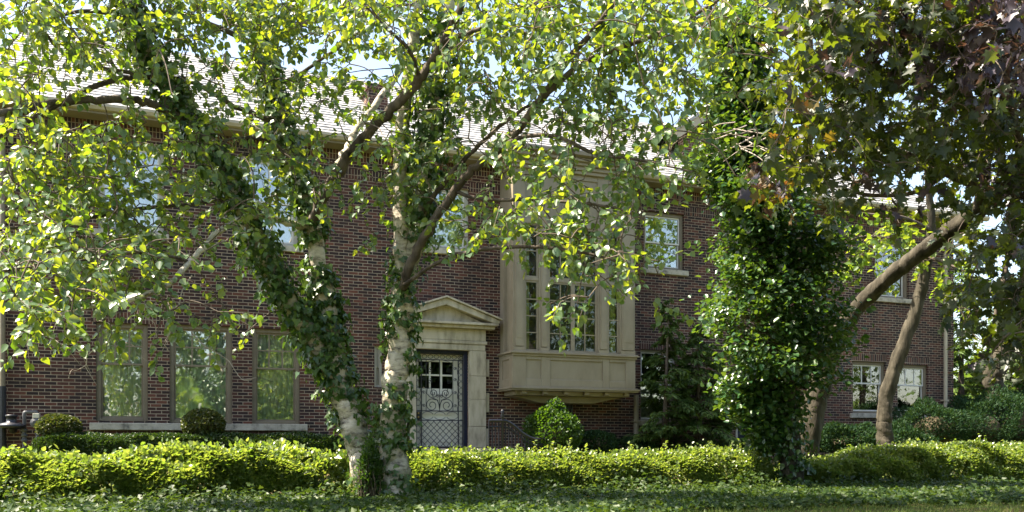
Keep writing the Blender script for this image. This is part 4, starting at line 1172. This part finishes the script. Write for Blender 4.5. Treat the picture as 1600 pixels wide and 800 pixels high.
# ------------------------------------------------------------------ conifers
def conifer(name, label, base, height, radius, n_lev, mat, group=None, droop=.35, nl=.15, dens=1.0, cat='conifer'):
    t = empty(name, base); tag(t, label, cat, group)
    b = np.asarray(base, float)
    lean = rng.normal(size=2) * .02 * height
    trunk = [b + np.array((lean[0] * f, lean[1] * f, height * f)) for f in np.linspace(0, 1, 7)]
    wood_part('trunk', trunk, np.linspace(height * .016 + .02, .008, 7), M['bark'], t, 8)
    lp, la_, ln, ls = [], [], [], []; w = MB()
    for i in range(n_lev):
        f = .06 + .94 * (i + rng.random()) / n_lev
        L = radius * (1 - f) ** .75 * rng.uniform(.6, 1.12) + .06
        az = rng.uniform(0, 2 * math.pi); d = np.array((math.cos(az), math.sin(az), rng.uniform(.0, .35)))
        p0 = b + np.array((lean[0] * f, lean[1] * f, height * f)); pts = [p0]; m = 5
        for _ in range(m):
            d = d + np.array((0, 0, -droop * .4)) + rng.normal(size=3) * .07; d /= np.linalg.norm(d); pts.append(pts[-1] + d * L / m)
        pts = np.array(pts); w.tube(pts, np.linspace(.006 + .008 * L, .002, m + 1), 4, False)
        k = int(L * 95 * dens) + 8
        s = np.sqrt(rng.uniform(.02, 1, k)) * m; j = np.minimum(s.astype(int), m - 1); fr_ = (s - j)[:, None]
        q = pts[j] * (1 - fr_) + pts[j + 1] * fr_; td = nrm(pts[j + 1] - pts[j]); sd = nrm(np.cross(td, np.array((0, 0, 1.))))
        sgn = rng.choice([-1, 1], k)[:, None]; spread = rng.uniform(0, 1, k)[:, None] * L * .3 * (1.05 - s[:, None] / m)
        q = q + sd * sgn * spread + td * spread * .6 + np.array((0, 0, -.25)) * spread + rng.normal(size=(k, 3)) * .012
        lp.append(q); la_.append(td * .8 + sd * sgn * .7 + np.array((0, 0, -.3)) + rng.normal(size=(k, 3)) * .3); ln.append(np.array((0, 0, 1.)) + rng.normal(size=(k, 3)) * .35); ls.append(nl * rng.uniform(.6, 1.3, k))
    w.build('branches', M['bark'], t)
    leaves('foliage', NEEDLE, np.vstack(lp), np.vstack(la_), np.vstack(ln), np.concatenate(ls), M[mat], t)
def gpt(px, Z, dz=0.):
    p = P(px, 0, Z); p[2] = ground(p[0], p[1]) + dz; return p
conifer('hemlock', 'slender feathery hemlock beside the bay, its tip well below the upper window', gpt(1037, 21.6), 3.95, 1.1, 105, 'needle', 'hemlocks by the house wall', .35, .14, 1.25)
conifer('hemlock', 'broader darker hemlock between the slender one and the leafy column', gpt(1090, 22.0), 3.4, 1.5, 130, 'needle', 'hemlocks by the house wall', .35, .14, 1.3)
conifer('spruce', 'dark spruce with a thin straight trunk just beyond the right corner of the house', gpt(1502, 31), 7.2, 1.6, 130, 'needle', None, .2, .24, .7)
conifer('spruce', 'wide dark spruce behind the sinuous trunk at the right edge', gpt(1580, 36), 6.0, 3.2, 170, 'needle', None, .2, .3, .6)

# ------------------------------------------------------------------ shrubs and hedges
def shrub(name, label, c, r, n, size, tmpl, mat, cat='bush', group=None, lumps=14, amp=.14, up=.4, core=True, shell=.12):
    c = np.asarray(c, float); r = np.asarray(r, float)
    t = empty(name, (c[0], c[1], ground(c[0], c[1]))); tag(t, label, cat, group)
    D = rnd(lumps); D[:, 2] = np.abs(D[:, 2]); D = nrm(D); A = rng.uniform(.4, 1, lumps) * amp
    def rad(d): return 1 - amp * .5 + np.sum(A[None] * np.exp((d @ D.T - 1) / .035), 1)
    d = rnd(n); d[:, 2] = np.where(d[:, 2] < -.55, -d[:, 2], d[:, 2])
    k = rad(d) - np.abs(rng.normal(size=n)) * shell
    p = c + d * r * k[:, None]
    zmin = ground(p[:, 0], p[:, 1]) + .03; p[:, 2] = np.maximum(p[:, 2], zmin)
    leaves('foliage', tmpl, p, d * .7 + np.array((0, 0, up)) + rng.normal(size=(n, 3)) * .5, d * .7 + np.array((0, 0, .5)) + rng.normal(size=(n, 3)) * .5, size * rng.uniform(.6, 1.3, n), M[mat], t)
    w = MB()
    for _ in range(26):
        dd_ = rnd(1)[0]; dd_[2] = abs(dd_[2]); e = c + dd_ * r * .8
        b = np.array((c[0] + rng.normal() * .05, c[1] + rng.normal() * .05, ground(c[0], c[1]) - .02))
        w.tube(smooth_path([b, (b + e) / 2 + rng.normal(size=3) * .03, e], 3), np.linspace(.014, .004, 7), 4, False)
    if core:
        ph_ = np.linspace(-.5 * math.pi, .5 * math.pi, 9)
        w.lathe(c, [(max(.01, r[0] * .55 * math.cos(a)), r[2] * .55 * math.sin(a)) for a in ph_], 14)
    w.build('stem', M['hedgewood'], t)
    return t
def ball(px, pyc, Y, wpx, hpx):
    c = onY(px, pyc, Y); Z = depthY(px, Y); return c, (wpx * Z / F, wpx * Z / F, hpx * Z / F)
c, r = ball(92, 668, 18.2, 33, 20); shrub('boxwood_ball', 'small round boxwood nearest the gas meter', c, r, 4200, .04, LEAF, 'bronzebox', 'shrub', 'clipped round boxwoods', 8, .05)
c, r = ball(318, 664, 18.2, 33, 25); shrub('boxwood_ball', 'taller round boxwood under the middle tall window', c, r, 4600, .04, LEAF, 'bronzebox', 'shrub', 'clipped round boxwoods', 8, .06)
c, r = ball(862, 686, 18.1, 46, 50); shrub('round_bush', 'fresh green rounded bush under the bay beside the curved railing', c, r, 7500, .055, LEAF, 'bushleaf', 'bush', None, 34, .15, shell=.16)
c, r = ball(925, 697, 18.6, 42, 24); shrub('spreading_yew', 'low dark yew under the right half of the bay', c, r, 5200, .075, SLIM, 'yewneedle', 'shrub', 'dark yews along the wall', 14, .2)
c, r = ball(985, 705, 18.9, 40, 22); shrub('spreading_yew', 'lowest dark yew at the foot of the slender hemlock', c, r, 3600, .075, SLIM, 'yewneedle', 'shrub', 'dark yews along the wall', 14, .2)
for px, py, Y, wp, hp, lab in ((1320, 695, 17.6, 48, 27, 'dark yew mound below the sill of the left low window'), (1392, 695, 17.4, 46, 26, 'dark yew mound at the foot of the crooked trunk'),
                              (1462, 672, 17.6, 62, 40, 'big dark yew below the right low window and downspout'), (1530, 672, 18.2, 55, 48, 'tall dark yew just right of the house corner'),
                              (1598, 668, 18.6, 60, 50, 'tall dark yew by the right edge of the lawn')):
    c, r = ball(px, py, Y, wp, hp)
    shrub('yew_mound', lab, c, r, 10000, .085, SLIM, 'yewneedle', 'shrub', 'dark yew mounds at the right', 30, .36, shell=.17)
c, r = ball(-14, 640, 24, 22, 110); shrub('sunny_bush', 'bright yellow green bush beyond the left corner of the house', c, r, 2500, .1, LEAF, 'limeleaf', 'bush')
for px, py, Z, wp, hp in ((1575, 640, 44, 60, 34),):
    c = P(px, py, Z); shrub('sunny_bush', 'sunlit yellow green bush far behind the right hand yews', c, (wp * Z / F, wp * Z / F, hp * Z / F), 5000, .16, LEAF, 'limeleaf', 'bush')

def hedge(name, label, xa, xb, yf, yb, hfun, n, size, mat, group, gaps=0., lump=.06, zfun=None, tmpl=LEAF, ragged=.0, endround=.35, erd=.62):
    t = empty(name, ((xa + xb) / 2, (yf + yb) / 2, float(ground(0, (yf + yb) / 2)))); tag(t, label, 'hedge', group)
    ph = rng.uniform(0, 6.28, 8)
    def lmp(x, s): return (np.sin(x * 2.3 + ph[0] + 2 * s) * np.sin(s * 3 + x * 1.1 + ph[1]) + .7 * np.sin(x * 5.1 + ph[2] - 3 * s) + .6 * np.sin(x * 9.7 + ph[3] + 5 * s + ph[4])) * lump
    x = rng.uniform(xa, xb, n)
    s = np.where(rng.random(n) < .84, rng.uniform(.0, .62, n), rng.uniform(.62, 1, n)) * math.pi
    yc, hw = (yf + yb) / 2, (yb - yf) / 2
    e = erd
    low = rng.random(n) < .4
    s = np.where(low, np.arcsin(np.clip(rng.random(n) ** .9, .01, 1) ** (1 / e)), s)
    cy, cz = -np.sign(np.cos(s)) * np.abs(np.cos(s)) ** e, np.abs(np.sin(s)) ** e
    end = np.clip(np.minimum(x - xa, xb - x) / endround, 0, 1) ** .4
    k = 1 - np.abs(rng.normal(size=n)) * .09
    deep = rng.random(n) < .15
    k = np.where(deep, rng.uniform(.55, .95, n), k)
    h = np.array([hfun(v) for v in x]) * (.75 + .25 * end)
    L = lmp(x, s)
    y = yc + cy * (hw * k * end + L)
    gz_ = ground(x, y)
    z = gz_ + .02 + cz * (h * k + L) 
    z += np.where(rng.random(n) < ragged, np.abs(rng.normal(size=n)) * .05, 0) * (cz > .9)
    if gaps:
        nz = np.sin(x * 3.1 + ph[5]) * np.sin(z * 7 + x * 1.7 + ph[6]) + .8 * np.sin(x * 7.3 + z * 5 + ph[7]) + .6 * np.sin(x * 13 - z * 11)
        keep = (nz > np.quantile(nz, gaps)) | (rng.random(n) < .12) | (cz > .97)
    else: keep = np.ones(n, bool)
    out = np.stack([np.zeros(n), cy, cz * .9], 1); out = nrm(out)
    p = np.stack([x, y, z], 1)[keep]; out = out[keep]; m = len(p)
    leaves('foliage', tmpl, p, out * .6 + np.array((0, 0, .35)) + rng.normal(size=(m, 3)) * .6, out * .45 + np.array((0, 0, .8)) + rng.normal(size=(m, 3)) * .4, size * rng.uniform(.55, 1.3, m), M[mat], t)
    w = MB()
    for xx in np.arange(xa + .1, xb - .1, .085):
        y0 = yc + rng.uniform(-.6, .6) * hw; b = np.array((xx, y0, float(ground(xx, y0)) - .02)); hh = hfun(xx) * rng.uniform(.75, .97)
        e_ = b + np.array((rng.normal() * .12, rng.normal() * .15 * hw, hh)); mid = (b + e_) / 2 + rng.normal(size=3) * .03
        w.tube(smooth_path([b, mid, e_], 3), np.linspace(.012, .004, 7), 4, False)
        for _ in range(2):
            f = rng.uniform(.3, .8); q = b + (e_ - b) * f; w.tube([q, q + np.array((rng.normal() * .1, rng.normal() * .14, rng.uniform(.05, .2)))], [.006, .002], 3, False)
    w.build('stem', M['hedgewood'], t)
    return t
HF, HB = 10.95, 12.1
def hx(px): return onY(px, 0, HF)[0]
hedge('front_hedge', 'loose leafy hedge left of the birch with gaps low down', hx(-60), hx(553), HF, HB, lambda x: .53 + .03 * math.sin(x * 1.9) + .02 * math.sin(x * 5.3), 62000, .056, 'hedgeleaf', 'clipped hedges along the front lawn', .32, .05, ragged=.25)
hedge('front_hedge', 'dense sunlit flat topped hedge between the birch and the leafy column', hx(628), hx(1230), HF, HB, lambda x: .53 + .015 * math.sin(x * 2.7), 80000, .046, 'hedgeleaf', 'clipped hedges along the front lawn', .2, .028, ragged=.1)
def hr(x):
    px = to_px(np.array((x, HF, .5)))[0]
    return float(np.interp(px, [1240, 1300, 1350, 1400, 1480, 1600, 1700], [.36, .41, .47, .58, .62, .62, .62])) + .012 * math.sin(x * 3)
hedge('front_hedge', 'hedge at the right that swells to a higher rounded top', hx(1262), hx(1680), HF - .15, HB + .1, hr, 76000, .046, 'hedgeleaf', 'clipped hedges along the front lawn', .2, .04, ragged=.1)
# tall shoots standing above the middle hedge
mid_hedge = [o for o in col.objects if o.get('label', '').startswith('dense sunlit')][0]
for px in (812, 830, 866, 890, 918, 985, 1040, 1112, 1140, 1157):
    lp, la_, ln, ls = [], [], [], []
    q = onY(px, 0, 11.5); b = np.array((q[0], 11.5, .5)); e_ = b + np.array((rng.normal() * .03, rng.normal() * .03, rng.uniform(.16, .27)))
    sp_w = MB(); sp_w.tube([b, e_], [.004, .002], 4); sp_o = sp_w.build('sprig', M['hedgewood'], mid_hedge)
    for t in np.linspace(.3, 1, 8):
        a_ = rng.uniform(0, 6.28); lp.append(b + (e_ - b) * t); la_.append((math.cos(a_), math.sin(a_), .5)); ln.append((rng.normal() * .3, rng.normal() * .3, 1)); ls.append(.05)
    leaves('leaves', LEAF, lp, la_, ln, ls, M['hedgeleaf'], sp_o)
# low dark box hedge by the house
def bx2(px): return onY(px, 0, 17.7)[0]
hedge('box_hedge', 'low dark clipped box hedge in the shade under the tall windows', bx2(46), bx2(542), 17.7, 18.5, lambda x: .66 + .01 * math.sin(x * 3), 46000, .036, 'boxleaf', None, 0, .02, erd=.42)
# mossy leafy tuft at the foot of the birch
c = P(578, 745, 10.6); shrub('leafy_tuft', 'feathery green tuft growing against the foot of the left birch stem', c, (.17, .13, .4), 2300, .05, SLIM, 'bushleaf', 'shrub', None, 14, .35, core=False, shell=.4)

# ivy over the ground in front of the hedges
n = 70000
x = rng.uniform(hx(-90) - 2, hx(1680) + 1, n); y = 11.0 - np.abs(rng.beta(1.0, 1.1, n)) * 4.2
edge_y = 7.5 + .18 * np.sin(x * 1.3) + .12 * np.sin(x * 3.7 + 1)
k = (y > edge_y) & ((np.sin(x * 2.1 + 1) * np.sin(y * 2.7) + .6 * np.sin(x * 5.3 - y * 4.1)) > -.85 - .6 * rng.random(n)); x, y = x[k], y[k]; n = len(x)
z = ground(x, y) + .02 + .05 * rng.random(n) ** 1.5 + .03 * (np.sin(x * 2.9) * np.sin(y * 3.3) + 1) * rng.random(n)
z = z + np.clip((y - 10.35) / .6, 0, 1) * rng.random(n) ** 1.6 * (.2 + .1 * np.sin(x * 3.3) + .06 * np.sin(x * 8.1))
u = rng.normal(size=(n, 3)); u[:, 2] *= .35
iv_o = leaves('ground_ivy', IVY, np.stack([x, y, z], 1), u + np.array((0, -.25, 0)), np.array((0, -.2, 1.)) + rng.normal(size=(n, 3)) * .6, .06 * rng.uniform(.5, 1.3, n), M['groundivy'])
tag(iv_o, 'dark ivy carpet along the foot of the front hedges', 'ground ivy', kind='stuff')
# ivy rambling over the birch foot
# grass on the verge
n = 26000
x = rng.uniform(-3, 17, n); y = rng.uniform(6.4, 8.0, n)
u = rng.normal(size=(n, 3)) * .45 + np.array((0, 0, 1.))
gr_o = leaves('verge_grass', T_slim(.06), np.stack([x, y, ground(x, y) - .003], 1), u, rng.normal(size=(n, 3)), rng.uniform(.03, .075, n), M['lawn'])
tag(gr_o, 'thin mown grass on the verge at the bottom edge', 'grass', kind='stuff')

# ferns at the door
def fern(c, R, label):
    t = empty('fern', c); tag(t, label, 'fern', 'ferns either side of the front door')
    c = np.asarray(c); lp, la_, ln, ls = [], [], [], []; w = MB()
    for k in range(22):
        az = rng.uniform(0, 6.28); d = np.array((math.cos(az) * .6, math.sin(az) * .6, 1.)); d /= np.linalg.norm(d); pts = [c]
        L = R * rng.uniform(.8, 1.3)
        for _ in range(8): d = d + np.array((math.cos(az) * .1, math.sin(az) * .1, -.17)); d /= np.linalg.norm(d); pts.append(pts[-1] + d * L / 8)
        pts = np.array(pts); w.tube(pts, np.linspace(.005, .0015, 9), 4, False)
        for s in np.linspace(.12, .99, 24):
            j = min(int(s * 8), 7); q = pts[j] + (pts[j + 1] - pts[j]) * (s * 8 - j); td = (pts[j + 1] - pts[j]); td /= np.linalg.norm(td); sd = np.cross(td, (0, 0, 1)); sd /= np.linalg.norm(sd)
            for sg in (-1, 1): lp.append(q); la_.append(sd * sg + td * .4); ln.append(np.array((0, 0, 1.)) + rng.normal(size=3) * .2); ls.append(R * .3 * (1.1 - s))
    w.build('stalk', M['fern'], t); leaves('frond', SLIM, lp, la_, ln, ls, M['fern'], t)
q = onY(657, 700, 17.6); fern((q[0], q[1], .3), .55, 'bright fern at the left foot of the iron gate')
q = onY(745, 698, 17.6); fern((q[0], q[1], .3), .58, 'bright fern at the right foot of the stone door surround')

# ------------------------------------------------------------------ trees across the street, mirrored in the panes
def street_tree(c, h, R, label, first=None):
    t = empty('street_tree', c); tag(t, label, 'tree', 'street trees across the road')
    c = np.asarray(c, float)
    w = MB(); w.tube([c, c + (0, 0, h * .4), c + (.2, .1, h * .75)], [.28, .22, .1], 10)
    for k in range(7):
        az = k * .9; w.tube([c + (0, 0, h * (.35 + .05 * k)), c + (math.cos(az) * R * .7, math.sin(az) * R * .7, h * (.55 + .05 * k))], [.1, .03], 6)
    w.build('trunk', M['bark'], t)
    n = 9000; cl = rnd(46) * np.array((R, R, h * .46)) * rng.uniform(.4, 1, 46)[:, None] + c + (0, 0, h * .56)
    q = cl[rng.integers(0, 46, n)] + rng.normal(size=(n, 3)) * R * .17
    leaves('crown', LEAF, q, rng.normal(size=(n, 3)) + (0, 0, -.4), rng.normal(size=(n, 3)) * .6 + (0, 0, .8), rng.uniform(.16, .34, n), M['streetleaf'], t)
for (x_, y_, h_, R_, lab) in ((-13, -17, 16, 5.4, 'street tree furthest left across the road'), (-3, -19, 18, 5.8, 'tall street tree left of centre across the road'), (7, -17, 8.5, 4.0, 'lower street tree directly behind the viewer across the road'),
                          (17, -18, 23, 6.2, 'street tree right of centre across the road'), (24, -18, 23, 6.2, 'street tree facing the oriel bay across the road'),
                          (33, -19, 25, 6.8, 'tall street tree right of the one facing the bay'), (43, -17, 22, 6.2, 'street tree second from the right end across the road'),
                          (55, -19, 25, 7.0, 'street tree at the far right end across the road'), (66, -18, 17, 5.8, 'outermost street tree beyond the right end of the road')):
    street_tree((x_, y_, -.9), h_, R_, lab)
# far belt of trees closing the horizon
n = 30000; a = rng.uniform(-math.pi, math.pi, n) ; D = rng.uniform(95, 120, n)
q = np.stack([np.sin(a) * D, np.cos(a) * D, rng.uniform(.2, 1, n) * (7 + 3 * np.sin(a * 23) + 2 * np.sin(a * 51))], 1)
fo = leaves('distant_woods', LEAF, q, rng.normal(size=(n, 3)), rng.normal(size=(n, 3)) + (0, -.5, .8), rng.uniform(.9, 1.9, n), M['streetleaf'])
tag(fo, 'belt of distant trees behind the gardens', 'woods', kind='stuff')
